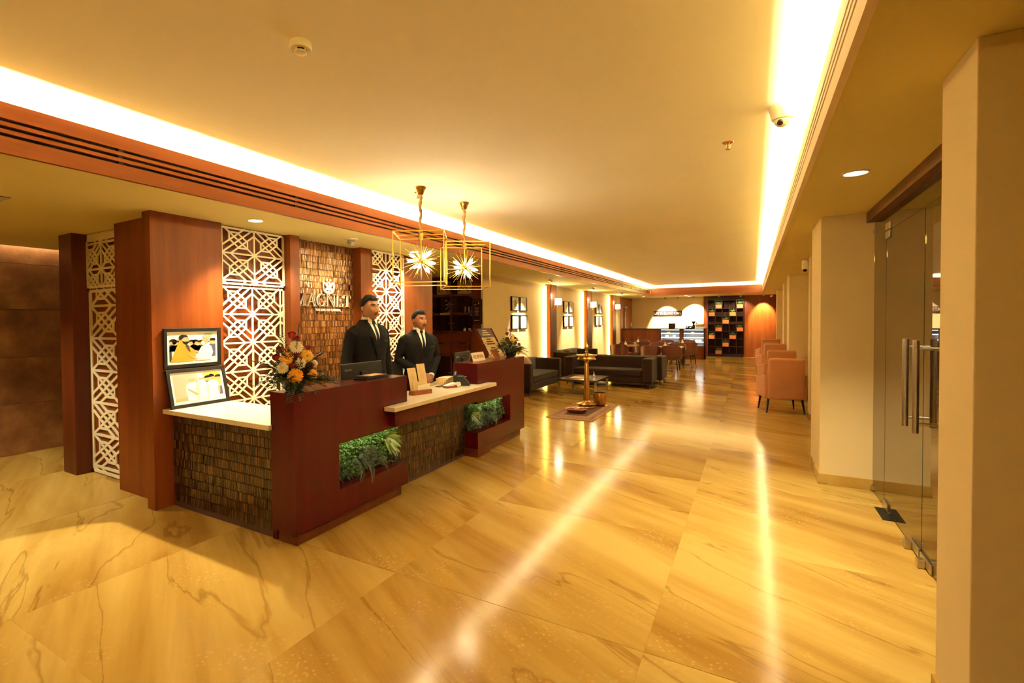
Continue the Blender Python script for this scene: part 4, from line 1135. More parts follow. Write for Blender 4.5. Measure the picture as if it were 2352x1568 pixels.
t = thing('desk_telephone', 'black desk telephone with a coiled cord beside the right pedestal', 'telephone', (-2.86, 5.045, .862), radians(30))
build('body', MB().prism([(-.10, -.10, .0), (.09, -.10, 0), (.09, -.10, .025), (.02, -.10, .105), (-.10, -.10, .115)], (0, .19, 0)), M['black_leather'], t, local=True, bevel=.008)
build('handset', MB().tube([(-.075, -.125, .105), (-.075, -.09, .128), (-.07, 0, .145), (-.075, .075, .128), (-.075, .10, .105)], [(.026, .02), (.024, .02), (.016, .016), (.024, .02), (.026, .02)], 10), M['black_leather'], t, True, local=True)
build('cord', MB().tube([(.03, .09, .09), (.07, .115, .08), (.09, .125, .04), (.085, .12, .004)], .0035, 6), M['white'], t, True, local=True)

for k, (dz, w, d, m, nm, lb) in enumerate(((0, .15, .21, 'carton', 'book', 'thick yellow-edged register on the ivory counter, lowest of its stack'), (.036, .14, .20, 'carton', 'book', 'cream register lying in the middle of the stack on the ivory counter'), (.062, .13, .19, 'ink_tan', 'book', 'tan notebook topmost of the stack on the ivory counter'))):
    hgt = (.035, .025, .016)[k]
    t = thing(nm, lb, 'book', (-3.08, 5.03 + .012 * k, .862 + dz), radians(-8 + 9 * k))
    build('pages', MB().box(-w / 2 + .004, w / 2 - .004, -d / 2, d / 2 - .004, .003, hgt - .003), M['carton'], t, local=True)
    build('cover', MB().box(-w / 2, w / 2, -d / 2, d / 2, 0.0003, .003).box(-w / 2, w / 2, -d / 2, d / 2, hgt - .003, hgt).box(-w / 2, -w / 2 + .003, -d / 2, d / 2, .003, hgt - .003), M[m], t, local=True)
t = thing('document_folder', 'white paper folder under a dark tablet behind the books', 'folder', (-3.20, 5.33, .862), radians(4))
build('sheets', MB().box(-.11, .11, -.15, .15, .0003, .035), M['paper'], t, local=True, bevel=.001)
build('cover', MB().box(-.115, .115, -.155, .155, .035, .037), M['paper'], t, local=True)
t = tag(build('tablet', MB().box(-3.29, -3.12, 5.20, 5.45, .900, .914), M['black'], bevel=.004), 'dark tablet lying on top of the white folder', 'tablet')
t = tag(build('pen_tray', MB().box(-3.03, -2.97, 4.74, 4.92, .8623, .872), M['black'], bevel=.003), 'slim black tray in front of the standing moustached man', 'tray')
t = thing('pen_cup', 'small black pen cup at the end of the left pedestal', 'cup', (-2.92, 3.86, .862))
build('cup', MB().lathe([(.034, 0), (.036, .09), (.033, .09), (.031, .004)], (0, 0), 18), M['black'], t, True, local=True)
build('pen', MB().tube([(0.01, 0, .01), (.03, .01, .15)], .004, 6).tube([(-.01, .01, .01), (-.02, .02, .145)], .004, 6), M['steel'], t, local=True)
t = thing('card_printer', 'dark office device standing behind the leaflet holder', 'office device', (-3.03, 3.93, .862))
build('body', MB().box(-.07, .03, -.09, .12, 0, .16), M['black'], t, local=True, bevel=.008)
build('paper_tray', MB().box(-.06, .02, -.08, .06, .16, .19), M['carton'], t, local=True)

t = thing('reception_plate', 'tent plate reading RECEPTION on the right pedestal top', 'sign', (-2.95, 5.60, 1.10), radians(0))
build('plate', MB().prism([(.03, -.165, 0), (.03, .165, 0), (-.005, .165, .105), (-.005, -.165, .105)], (.004, 0, 0)).prism([(-.04, -.165, 0), (-.04, .165, 0), (-.005, .165, .105), (-.005, -.165, .105)], (.003, 0, 0)), M['trim'], t, local=True)
up = Vector((-.035, 0, .105)).normalized()
build('lettering', text_on('RECEPTION', .062, .001, (.0186, 0, .050), (0, 1, 0), tuple(up), .26), M['ink'], t, local=True)
t = thing('display_easel', 'small framed card leaning on an easel beside the right flower arrangement', 'card stand', (-2.93, 6.06, 1.10))
build('card', MB().prism([(.04, -.10, .0), (.04, .10, .0), (-.02, .10, .12), (-.02, -.10, .12)], (-.006, 0, 0)), M['wood'], t, local=True)
build('easel', MB().tube([(.045, -.105, .002), (-.02, -.105, .13)], .004, 6).tube([(-.02, 0, .115), (-.07, 0, .002)], .004, 6), M['steel'], t, local=True)

# office chair behind the taller man
t = thing('office_chair', 'black leather office chair behind the taller man', 'chair', (-3.97, 5.27, 0), radians(100))
build('seat', MB().box(-.24, .24, -.24, .24, .44, .52), M['black_leather'], t, local=True, bevel=.03)
build('backrest', MB().grid(lambda a, b: Vector((-.24 - .05 * sin(pi * b) + .05 * (2 * a - 1) ** 2, (a - .5) * (.46 - .12 * b ** 3), .54 + .56 * b)), 12, 12).grid(lambda a, b: Vector((-.29 - .05 * sin(pi * b) + .05 * (2 * a - 1) ** 2, (.5 - a) * (.46 - .12 * b ** 3), .54 + .56 * b)), 12, 12), M['black_leather'], t, True, local=True)
build('stitching', MB().tube([(-.225, -.08, 1.0), (-.225, .08, 1.0)], .004, 6).tube([(-.225, -.08, .94), (-.225, .08, .94)], .004, 6), M['white'], t, local=True)
build('gas_lift', MB().cyl((0, 0), .03, .08, .44), M['steel'], t, True, local=True)
bs = MB()
for k in range(5): bs.tube([(0, 0, .09), (.28 * cos(2 * pi * k / 5), .28 * sin(2 * pi * k / 5), .06)], [.03, .018], 8)
build('star_base', bs, M['black'], t, True, local=True)
for k in range(5):
    build('caster', MB().ball((.28 * cos(2 * pi * k / 5), .28 * sin(2 * pi * k / 5), .03), (.03, .03, .03), 10, 8), M['black'], t, True, local=True)

# ------------------------------------------------------------------ flower arrangements
def gerbera(parent, c, n, rad, m):
    c, n = Vector(c), Vector(n).normalized(); u = n.orthogonal().normalized(); w = n.cross(u)
    mb = MB(); r = random.Random(int(abs(c.x * c.z) * 9999))
    for layer, (k, f) in enumerate(((24, 1.0), (18, .74))):
        for i in range(k):
            a = 2 * pi * (i + .5 * layer + r.uniform(-.15, .15)) / k; d = u * cos(a) + w * sin(a); s = n.cross(d); L = rad * f * r.uniform(.9, 1.05); wd = rad * .25
            b = c + d * rad * .12 + n * .004 * layer; e = c + d * L + n * (rad * .02 + .005 * layer - rad * .10 * r.random()); mi = c + d * L * .62 + n * (rad * .10 + .004 * layer)
            mb.add([b - s * wd * .3, b + s * wd * .3, mi + s * wd * .5, e + s * wd * .25, e - s * wd * .25, mi - s * wd * .5], [(0, 1, 2, 5), (5, 2, 3, 4)])
    o = build('gerbera', mb, m, parent)
    ce = MB().ball(c + n * rad * .08, rad * .22, 12, 8)
    build('flower_eye', ce, M['pollen'] if m != M['petal_orange'] else M['petal_orange'], o, True)
def rose(parent, c, n, rad):
    c, n = Vector(c), Vector(n).normalized(); u = n.orthogonal().normalized(); w = n.cross(u); mb = MB()
    for layer, (k, rr, hh, op) in enumerate(((5, 1.0, .9, .55), (4, .72, 1.12, .3), (3, .45, 1.25, .12))):
        for i in range(k):
            a0 = 2 * pi * (i / k) + layer * .6; da = 2 * pi / k * .66
            def fn(p, q, a0=a0, da=da, rr=rr, hh=hh, op=op):
                a = a0 + (p - .5) * 2 * da; e = 1 - (2 * p - 1) ** 2 * .3; zz_ = (q * 1.15 - .35) * hh * e
                ra = rr * (.35 + .65 * sin(pi * min(1, .15 + q * .62)) + op * max(0, q - .7))
                return c + (u * cos(a) + w * sin(a)) * rad * ra + n * rad * zz_ * 1.2
            mb.grid(fn, 6, 5)
    o = build('rose', mb, M['petal_red'], parent, True)
def frond(parent, base, d, ln, droop, nl, m, seed):
    base, d = Vector(base), Vector(d).normalized(); side = d.cross(Vector((0, 0, 1)))
    side = side.normalized() if side.length > .05 else Vector((0, 1, 0))
    mb = MB(); r = random.Random(seed)
    P = lambda f: base + d * ln * f + Vector((0, 0, -droop * ln * f * f))
    mb.tube([P(k / 5) for k in range(6)], [.0022, .002, .0018, .0015, .001, .0006], 4)
    for k in range(nl):
        f = .2 + .8 * k / nl; p = P(f); l = ln * (.34 - .20 * f)
        for s in (1, -1):
            dd = (side * s * .8 + d * .85 + Vector((0, 0, r.uniform(-.35, .25)))).normalized()
            leaf(mb, p, dd, Vector((0, 0, 1)), l * r.uniform(.8, 1.1), .0075)
    build('frond', mb, m, parent)
def arrangement(label, base, flowers, ng, fronds, width):
    t = thing('flower_arrangement', label, 'flowers', base)
    b = Vector(base)
    build('basket', MB().lathe([(.055, 0), (.075, .02), (.080, .085), (.070, .085), (.060, .02)], (base[0], base[1]), 20).xf(Matrix.Translation((0, 0, base[2]))), M['black'], t, True)
    r = random.Random(int(base[1] * 100)); fl = MB()
    for i in range(ng):
        a = r.uniform(0, 2 * pi); q = r.random()
        p = b + Vector((cos(a) * .09 * r.random(), sin(a) * .12 * r.random(), .08 + .20 * q * r.random()))
        leaf(fl, p, Vector((cos(a) * .8 + .3, sin(a), r.uniform(-.3, 1))), Vector((0, 0, 1)), r.uniform(.05, .10), .012)
    build('greens', fl, M['leaf_dark'], t, kind='stuff')
    for i, (k, x, y, z, rad) in enumerate(flowers):
        c = Vector((x, y, z)); o = b + Vector((0, 0, .10))
        st_ = MB().tube([o, o.lerp(c, .6) + Vector((0, 0, .02)), c], .003, 5); build('stem', st_, M['leaf_dark'], t)
        out = (c - (b + Vector((-.08, 0, .12)))).normalized() * .6 + Vector((.55, -.65, .10))
        if k[0] == 'g': gerbera(t, c, out, rad, M[{'w': 'petal_white', 'o': 'petal_orange', 'y': 'petal_yellow'}[k[1]]])
        else: rose(t, c, (c - b).normalized() + Vector((.3, -.35, .3)), rad)
    for i, (d, ln, dr) in enumerate(fronds): frond(t, b + Vector((0, 0, .085)), d, ln, dr, 18, M['leaf_dark'], i)
    return t
FL = [('gw', -2.830, 2.583, 1.424, .054), ('go', -2.800, 2.469, 1.348, .048), ('gy', -2.800, 2.663, 1.353, .050), ('gw', -2.790, 2.586, 1.307, .043), ('gw', -2.800, 2.431, 1.283, .043), ('go', -2.760, 2.511, 1.221, .057), ('go', -2.780, 2.693, 1.210, .045), ('gw', -2.840, 2.770, 1.288, .033),
      ('r', -2.870, 2.582, 1.497, .032), ('r', -2.860, 2.619, 1.470, .026), ('r', -2.850, 2.460, 1.401, .025), ('r', -2.860, 2.426, 1.349, .025), ('r', -2.830, 2.590, 1.357, .022), ('r', -2.880, 2.745, 1.403, .023), ('r', -2.880, 2.823, 1.325, .024), ('r', -2.800, 2.511, 1.295, .028), ('r', -2.820, 2.715, 1.270, .023), ('r', -2.820, 2.646, 1.247, .023)]
FL = [(k, x, y - .04, z, r_) for k, x, y, z, r_ in FL]
arrangement('big arrangement of gerberas and red roses on the left pedestal corner', (-2.865, 2.55, 1.10), FL, 650,
            [((.2, -1, .9), .32, .25), ((.1, -1, .45), .34, .3), ((.3, -1, .1), .34, .2), ((.7, -.7, .1), .24, .4), ((.9, -.2, .05), .20, .5), ((.8, .5, .1), .24, .4), ((.3, 1, .15), .36, .3), ((0, 1, .4), .34, .35), ((0, -.4, 1.3), .38, .1), ((.1, .1, 1.4), .42, .05), ((-.3, -1, .2), .30, .3), ((-.4, .8, .5), .30, .3), ((.2, -.8, 1.2), .36, .2), ((.5, 1, .0), .30, .2), ((.9, -.5, -.1), .22, .5), ((.8, -.9, -.05), .26, .5), ((.6, -1, .3), .34, .35), ((.9, .2, .3), .26, .5), ((.7, .9, .3), .34, .35), ((.2, 1, .0), .38, .2), ((-.1, -1, .7), .38, .2), ((.4, -.6, 1), .36, .2), ((.3, .6, .8), .34, .25), ((1, 0, .2), .24, .6), ((.9, -.9, .15), .28, .4)], .2)
FR = [('r', -2.870, 6.454, 1.461, .024), ('r', -2.870, 6.337, 1.416, .024), ('r', -2.840, 6.269, 1.341, .029), ('r', -2.870, 6.596, 1.347, .021), ('r', -2.840, 6.549, 1.284, .024), ('r', -2.860, 6.715, 1.254, .024), ('r', -2.860, 6.72, 1.196, .024), ('gw', -2.880, 6.533, 1.392, .040), ('gy', -2.840, 6.441, 1.340, .040), ('go', -2.880, 6.70, 1.336, .034), ('gw', -2.820, 6.427, 1.226, .050), ('gy', -2.800, 6.592, 1.168, .050)]
arrangement('smaller arrangement of roses and gerberas at the far end of the right pedestal', (-2.87, 6.45, 1.10), FR, 240,
            [((.2, -1, .5), .50, .15), ((.1, -1, .35), .55, .25), ((.3, -1, .2), .42, .2), ((.4, -.8, .0), .3, .3), ((.5, .6, .2), .28, .4), ((.1, 1, .5), .30, .3), ((0, -.3, 1.2), .34, .1), ((.6, -.2, .1), .22, .4), ((.2, -1, .8), .4, .2), ((0, .5, 1), .3, .2), ((.8, -.8, .1), .28, .4), ((.9, .2, .1), .25, .5), ((.5, -1, .4), .42, .25), ((.3, .9, .3), .34, .3), ((.9, -.3, .3), .28, .5)], .2)

# ------------------------------------------------------------------ pendant lamps
def pendant(label, x, y, zb, s, rz, seed):
    t = thing('pendant_lamp', label, 'pendant lamp', (x, y, ZC), rz, None)
    z1 = zb + s - ZC; z0 = zb - ZC; h = s / 2
    build('canopy', MB().lathe([(.062, -.002), (.060, -.010), (.045, -.03), (.036, -.06), (.030, -.075), (.012, -.078)], (0, 0), 24), M['brass'], t, True, local=True)
    r = random.Random(seed)
    pts = [(.006 * sin(k * 1.1), .006 * cos(k * 1.7), -.078 + (z1 - .03 + .078) * k / 16) for k in range(17)]
    build('rope_sleeve', MB().tube(pts, [.016 + .004 * sin(k * 2.4) for k in range(17)], 10), M['rope'], t, True, local=True)
    build('socket_cap', MB().cyl((0, 0), .024, z1 - .055, z1 + .012, 16, .028), M['brass'], t, True, local=True)
    w = .0056; fr = MB()
    for sx in (-1, 1):
        for sy in (-1, 1):
            fr.box(sx * h - w, sx * h + w, sy * h - w, sy * h + w, z0, z1)
        for z in (z0, z1):
            fr.box(sx * h - w, sx * h + w, -h, h, z - w, z + w)
            fr.box(-h, h, sx * h - w, sx * h + w, z - w, z + w)
    fr.box(-h, h, -w, w, z1 - w, z1 + w)
    build('cube_frame', fr, M['gold'], t, local=True)
    zc = (z0 + z1) / 2 - .02
    build('drop_rod', MB().cyl((0, 0), .006, zc, z1, 10), M['gold'], t, True, local=True)
    build('hub', MB().ball((0, 0, zc), .042, 20, 14), M['gold'], t, True, local=True)
    sp = MB(); n = 58
    for k in range(n):
        z = 1 - 2 * (k + .5) / n; a = k * 2.39996; q = sqrt(1 - z * z); d = Vector((q * cos(a), q * sin(a), z))
        sp.tube([d * .036 + Vector((0, 0, zc)), d * (.185 + .03 * r.random()) + Vector((0, 0, zc))], [.0032, .0022], 6)
    build('spikes', sp, M['gold'], t, local=True)
    for k in range(9):
        z = .8 - 1.6 * (k + .5) / 9; a = k * 2.39996 + .4; q = sqrt(1 - z * z); d = Vector((q * cos(a), q * sin(a), z)); c = Vector((0, 0, zc))
        build('lamp_holder', MB().tube([c + d * .035, c + d * .085], [.012, .012], 12), M['gold'], t, True, local=True)
        build('bulb', MB().tube([c + d * .084, c + d * .098, c + d * .118, c + d * .138, c + d * .158], [.009, .0155, .0175, .0125, .002], 12), M['bulb'], t, True, local=True)
    l = bpy.data.lights.new('pendant_glow', 'POINT'); l.energy = 20; l.color = LAMP_COL; l.shadow_soft_size = .10
    o = bpy.data.objects.new('pendant_glow', l); link(o); o.location = (x, y, ZC + zc)
pendant('nearer gold cube pendant lamp with a starburst of lit bulbs above the desk', -2.888, 4.265, 1.985, .50, radians(28), 1)
pendant('farther gold cube pendant lamp with a starburst of lit bulbs above the desk', -2.845, 5.10, 1.985, .50, radians(38), 2)

# ------------------------------------------------------------------ ceiling fittings
def downlight(label, x, y, z, r_=.062, m='lamp_disc'):
    t = thing('downlight', label, 'ceiling light', (x, y, z))
    build('trim_ring', MB().lathe([(r_ + .014, 0), (r_ + .014, -.006), (r_ + .002, -.006), (r_ + .002, 0)], (0, 0), 28, False), M['white'], t, True, local=True)
    build('lens', MB().cyl((0, 0), r_, -.004, -.001, 28), M[m], t, True, local=True)
    return t
downlight('round downlight above the ivory lattice beside the corner column', -3.966, 3.096, ZS)
downlight('round downlight above the glass doors on the right lower ceiling', .576, 4.314, ZS)
downlight('round downlight hidden farther along above the receptionists', -3.97, 5.70, ZS)
downlight('round downlight over the cafe counter, left one', -3.918, 22.47, ZS, .05)
downlight('round downlight over the cafe counter, middle one', -2.314, 22.50, ZS, .06)
downlight('round downlight over the cafe counter, next to the middle one', -2.296, 23.45, ZS, .05)
def gimbal(label, x, y, tgt):
    t = thing('adjustable_spot', label, 'ceiling spotlight', (x, y, ZS))
    build('plate', MB().cyl((0, 0), .075, -.008, 0, 26), M['white'], t, True, local=True)
    d = (Vector(tgt) - Vector((x, y, ZS))).normalized(); c = Vector((0, 0, -.012))
    build('barrel', MB().tube([c - d * .0, c + d * .05], [.042, .045], 20), M['steel'], t, True, local=True)
    build('lens', MB().tube([c + d * .0505, c + d * .052], [.036, .036], 20), M['lamp_disc'], t, True, local=True)
gimbal('adjustable spotlight aimed at the chrome sign', -3.954, 4.41, (-4.43, 4.5, 1.75))
for k, (x, y) in enumerate(((-4.015, 11.36), (-4.02, 15.05), (-3.96, 18.65))):
    gimbal('adjustable spotlight aimed at the %s group of four pictures' % ('nearest', 'middle', 'farthest')[k], x, y, (-4.75, y - .1, 1.15))
for k, x in enumerate((-3.25, -2.75, -2.15, -1.2, -.42, .35)):
    gimbal('small spotlight %s' % ('left of the cafe sign', 'over the cafe sign right end', 'over the coffee machine', 'over the plant shelf left half', 'over the plant shelf right half', 'over the timber wall')[k], x, 23.72, (x, 24.3, 1.6))

t = thing('smoke_detector', 'white round smoke detector on the raised ceiling', 'smoke detector', (-1.885, 1.752, ZC))
build('base', MB().lathe([(.052, 0), (.054, -.030), (.050, -.036), (.026, -.036)], (0, 0), 32), M['white'], t, True, local=True)
build('sensor_gap', MB().cyl((0, 0), .026, -.044, -.036, 28, .028), M['shadow_gap'], t, True, local=True)
build('cap', MB().lathe([(.030, -.044), (.031, -.049), (.026, -.053), (.002, -.054)], (0, 0), 28), M['white'], t, True, local=True)
for a in (0, .5, 1, 1.5): build('rib', MB().box(.024, .031, -.004, .004, -.05, -.036).xf(Matrix.Rotation(a * pi, 4, 'Z')), M['white'], t, local=True)
def dome_camera(label, x, y, z, k=1.0):
    t = thing('dome_camera', label, 'camera', (x, y, z), radians(20))
    build('base', MB().lathe([(.075 * k, 0), (.074 * k, -.015 * k), (.058 * k, -.085 * k), (.050 * k, -.09 * k)], (0, 0), 30), M['white'], t, True, local=True)
    build('eyeball', MB().ball((0, 0, -.085 * k), .048 * k, 22, 14), M['white'], t, True, local=True)
    build('lens', MB().tube([(-.02 * k, -.025 * k, -.105 * k), (-.028 * k, -.037 * k, -.121 * k)], [.017 * k, .016 * k], 14), M['black'], t, True, local=True)
dome_camera('white dome camera on the raised ceiling beside the right cove', .156, 3.95, ZC)
t = thing('wall_camera', 'white camera on the side of the pier above the armchairs', 'camera', (.755, 9.95, 2.46))
build('body', MB().box(-.09, 0, -.05, .05, -.085, .07), M['white'], t, local=True, bevel=.02)
build('lens', MB().ball((-.05, -.02, -.09), .03, 14, 10), M['black'], t, True, local=True)
t = thing('corner_camera', 'small white camera at the top of the timber wall corner', 'camera', (.66, 24.2, 2.50))
build('body', MB().tube([(0, 0.06, .02), (-.05, -.08, -.01)], [.03, .035], 14), M['white'], t, True, local=True)
build('bracket', MB().box(-.012, .012, .03, .08, 0.0, .06), M['white'], t, local=True)
def sprinkler(label, x, y):
    t = thing('sprinkler', label, 'sprinkler', (x, y, ZC))
    build('escutcheon', MB().lathe([(.040, 0), (.036, -.006), (.014, -.010)], (0, 0), 24), M['brass'], t, True, local=True)
    build('frame_arm', MB().tube([(.008, 0, -.01), (.016, 0, -.03), (.006, 0, -.05)], .0035, 6).tube([(-.008, 0, -.01), (-.016, 0, -.03), (-.006, 0, -.05)], .0035, 6), M['steel'], t, local=True)
    build('glass_bulb', MB().cyl((0, 0), .004, -.046, -.012, 8), M['petal_red'], t, True, local=True)
    build('deflector', MB().cyl((0, 0), .017, -.056, -.052, 16), M['brass'], t, True, local=True)
sprinkler('small sprinkler head on the open ceiling left of the dome camera', -.170, 4.52)
sprinkler('small sprinkler head on the ceiling beside the nearer pendant canopy', -3.03, 4.43)
t = thing('air_grille', 'slatted air grille in the left lower ceiling', 'air grille', (-4.90, 1.25, ZS))
for k in range(7): build('slat', MB().box(-.16 + .045 * k, -.145 + .045 * k, -.30, .27, -.006, .0), M['trim'], t, local=True)
build('duct', MB().box(-.17, .145, -.30, .27, -.0012, -.0004), M['shadow_gap'], t, local=True)

# ------------------------------------------------------------------ pictures and sconces on the picture wall
def mandala(mb, cy, cz, ry, rz, kinds, X, n):
    def dia(a, f, s, sq=1.0):
        y, z = cy + ry * f * cos(a), cz + rz * f * sin(a); ty, tz = -sin(a) * ry, cos(a) * rz; ny, nz = cos(a) * ry, sin(a) * rz
        mb.prism([(X, y + ny * s, z + nz * s), (X, y + ty * s * sq, z + tz * s * sq), (X, y - ny * s, z - nz * s), (X, y - ty * s * sq, z - tz * s * sq)], (.0008, 0, 0))
    for f, s, k in kinds:
        for i in range(k): dia(2 * pi * i / k + (f * 7), f, s)
r = random.Random(5); words = ('nearest', 'middle', 'farthest')
for g, yc in enumerate((11.125, 14.885, 18.36)):
    for i, (dy, zz) in enumerate(((-.245, 1.995), (.245, 1.995), (-.245, 1.565), (.245, 1.565))):
        y = yc + dy; w, h = .415, .335
        t = thing('mandala_picture', 'black framed mandala print, %s of the %s group of four on the cream wall' % (('upper left', 'upper right', 'lower left', 'lower right')[i], words[g]), 'picture', (XW, y, zz - h / 2))
        fm = MB(); b = .020
        for y0, y1, z0, z1 in ((-w / 2, w / 2, 0, b), (-w / 2, w / 2, h - b, h), (-w / 2, -w / 2 + b, b, h - b), (w / 2 - b, w / 2, b, h - b)):
            fm.box(0.002, .045, y0, y1, z0, z1)
        build('frame', fm, M['frame'], t, local=True)
        build('mat_board', MB().box(.008, .032, -w / 2 + b, w / 2 - b, b, h - b), M['print'], t, local=True)
        ink = ('ink', 'ink_brown', 'ink_brown', 'ink_tan', 'ink_tan', 'ink_brown', 'ink_tan', 'ink', 'ink_brown', 'ink_tan', 'ink_tan', 'ink')[g * 4 + i]
        kinds = [(.95, .07, 26), (.78, .10, 14), (.60, .12, 8), (.42, .10, 12), (.22, .10, 6), (0.0, .08, 1)] if ink != 'ink' else [(.85, .16, 6), (.62, .16, 6), (.40, .12, 12), (.18, .10, 6), (.95, .06, 18)]
        mb = MB(); mandala(mb, 0, h / 2, .115, .128, kinds, .0325, i)
        build('mandala', mb, M[ink], t, local=True)
for g, y in enumerate((13.22, 16.74, 20.25)):
    X = -4.588
    t = thing('wall_sconce', 'lit drum-shaded wall lamp on the %s fluted timber pier' % ('first', 'second', 'third')[g], 'wall lamp', (X, y - .06, 1.9))
    build('backplate', MB().box(0, .02, -.04, .04, .0, .13), M['brass'], t, local=True, bevel=.003)
    build('arm', MB().tube([(.02, 0, .04), (.13, 0, .04), (.13, 0, .10)], .011, 8), M['brass'], t, True, local=True)
    build('lamp_shade', MB().lathe([(.092, .115), (.092, .290), (.088, .290), (.088, .115)], (.13, 0), 28), M['shade'], t, True, local=True)
    l = bpy.data.lights.new('sconce_glow', 'POINT'); l.energy = 9; l.color = LAMP_COL; l.shadow_soft_size = .06
    o = bpy.data.objects.new('sconce_glow', l); link(o); o.location = (X + .13, y - .06, 2.26)

# ------------------------------------------------------------------ curio cabinet
YB = 9.3
cb = thing('curio_cabinet', 'tall timber display cabinet with dark glass doors behind the desk', 'cabinet', (-5.6, YB, 0))
xl, xm, xr_, xe = -6.02, -5.535, -5.02, -4.802
body = MB().box(-6.6, xl - .02, YB, YB + .4, 0, ZS - .004).box(xr_ + .02, xe, YB, YB + .4, 0, ZS - .004).box(xl - .02, xr_ + .02, YB + .36, YB + .4, 0, ZS - .004)
for z in (2.135, 1.735, 1.335, .84, .10): body.box(xl - .02, xr_ + .02, YB, YB + .36, z, z + .045)
body.box(xl - .02, xr_ + .02, YB, YB + .36, 2.50, ZS - .004).box(xm - .018, xm + .018, YB, YB + .36, .10, 2.5)
build('carcass', body, M['wood_dark'], cb)
for z0, z1 in ((2.18, 2.50), (1.78, 2.135), (1.38, 1.735), (.145, .84)):
    for x0, x1 in ((xl - .018, xm - .02), (xm + .02, xr_ + .018)):
        d = build('glass_door', MB().box(x0, x1, YB + .012, YB + .018, z0 + .003, z1 - .003), M['glass'], cb)
        hx = x0 + .03 if x0 > xm else x1 - .03
        build('handle', MB().tube([(hx - .02, YB + .002, (z0 + z1) / 2), (hx + .03, YB + .002, (z0 + z1) / 2)], .005, 6), M['steel'], d)
        cx_ = x1 - .03 if x0 > xm else x0 + .03
        build('hinge', MB().box(cx_ - .022, cx_ + .022, YB + .004, YB + .012, z0 + .005, z0 + .025).box(cx_ - .022, cx_ + .022, YB + .004, YB + .012, z1 - .025, z1 - .005), M['steel'], d)
for x0, x1 in ((xl - .018, xm - .02), (xm + .02, xr_ + .018)):
    for z0, z1 in ((1.11, 1.332), (.888, 1.105)):
        d = build('drawer', MB().box(x0, x1, YB - .004, YB + .02, z0, z1), M['wood_side'], cb)
        if z0 > 1: build('finger_pull', MB().box((x0 + x1) / 2 - .07, (x0 + x1) / 2 + .07, YB - .006, YB - .003, z0, z0 + .03), M['shadow_gap'], d)
lb = build('gold_label', MB().box(-5.80, xm - .02, YB - .004, YB - .0005, 1.738, 1.778), M['gold_label'], cb)
build('lettering', text_on('CURIO SHOP', .032, .001, (-5.678, YB - .0048, 1.757), (1, 0, 0), (0, 0, 1), .20), M['ink'], lb)
def curio(name, label, x, z, prof, m, dy=.14):
    t = thing(name, label, 'ornament', (x, YB + dy, z)); build('body', MB().lathe(prof, (0, 0), 16), m, t, True, local=True); return t
t = thing('silver_filigree', 'tall silver filigree ornament in the upper left glass compartment', 'ornament', (-5.68, YB + .14, 1.78))
mb = MB()
for k in range(9): mb.ball((.05 * sin(k * 2.1), .02 * cos(k), .03 + .03 * k), (.03, .02, .022), 10, 6)
build('figure', mb, M['steel'], t, True, local=True); build('foot', MB().box(-.07, .07, -.04, .04, 0, .015), M['steel'], t, local=True)
for k, x in enumerate((-5.25, -5.16, -5.08)):
    t = thing('silver_figurine', 'little silver figurine in the upper right compartment, %s' % ('first from the divider', 'middle one', 'last from the divider')[k], 'ornament', (x, YB + .13, 1.78))
    build('figure', MB().lathe([(.025, 0), (.012, .02), (.022, .05), (.010, .09), (.018, .12), (.002, .14)], (0, 0), 12), M['steel'], t, True, local=True); build('halo', MB().tube([(.03 * cos(a), 0, .08 + .05 * sin(a)) for a in [pi * q / 8 for q in range(9)]], .003, 5), M['steel'], t, local=True)
curio('white_bottle', 'small white bottle beside the cabinet divider', -5.575, 1.38, [(.016, 0), (.016, .07), (.008, .085), (.008, .10)], M['paper'])
curio('ivory_jar', 'ivory lidded jar in the middle right compartment', -5.27, 1.38, [(.02, 0), (.035, .03), (.028, .055), (.012, .065), (.004, .085)], M['print'])
curio('ivory_cup', 'ivory footed cup in the middle right compartment', -5.15, 1.38, [(.018, 0), (.010, .02), (.03, .035), (.032, .065)], M['print'])
curio('cream_shell', 'cream shell ornament at the right end of the middle compartment', -5.06, 1.38, [(.03, 0), (.028, .03), (.012, .05), (.004, .08)], M['carton'])
for k, (x, w) in enumerate(((-5.78, .36), (-5.26, .34))):
    t = thing('small_painting', 'framed colourful painting in the top %s compartment of the cabinet' % ('left', 'right')[k], 'picture', (x, YB + .12, 2.181))
    build('frame', MB().box(-w / 2, w / 2, 0, .02, 0, .29), M['trim'], t, local=True)
    build('print', MB().box(-w / 2 + .03, w / 2 - .03, -.003, 0, .03, .26), M['carton'], t, local=True)
    a = MB()
    for q in range(6): a.prism([(-.12 + .04 * q + .03 * cos(b_), -.0045, .09 + .02 * (q * 3 % 5) + .035 * sin(b_)) for b_ in [2 * pi * j / 8 for j in range(8)]], (0, .001, 0))
    build('painted_shapes', a, M['pot_orange'] if k else M['ink_brown'], t, local=True)
t = thing('award_plaque', 'dark framed award certificate on the timber panel right of the cabinet', 'plaque', (-4.885, YB, 1.53))
build('frame', MB().box(-.115, .115, -.03, -.002, 0, .52), M['frame'], t, local=True, bevel=.004)
build('mount', MB().box(-.09, .09, -.033, -.03, .025, .495), M['brass'], t, local=True)
build('certificate', MB().box(-.083, .083, -.0345, -.033, .032, .488), M['ink_brown'] if False else M['shelf_back'], t, local=True)
pr = MB()
for k in range(7): pr.box(-.05 + .006 * (k % 3), .05 - .006 * (k % 3), -.0355, -.0345, .19 + .025 * k, .194 + .025 * k)
for k in range(6): pr.box(-.062 + .022 * k, -.050 + .022 * k, -.0355, -.0345, .075, .088)
pr.box(.04, .055, -.0355, -.0345, .42, .455).box(-.06, -.01, -.0355, -.0345, .40, .41)
build('print', pr, M['carton'], t, local=True)

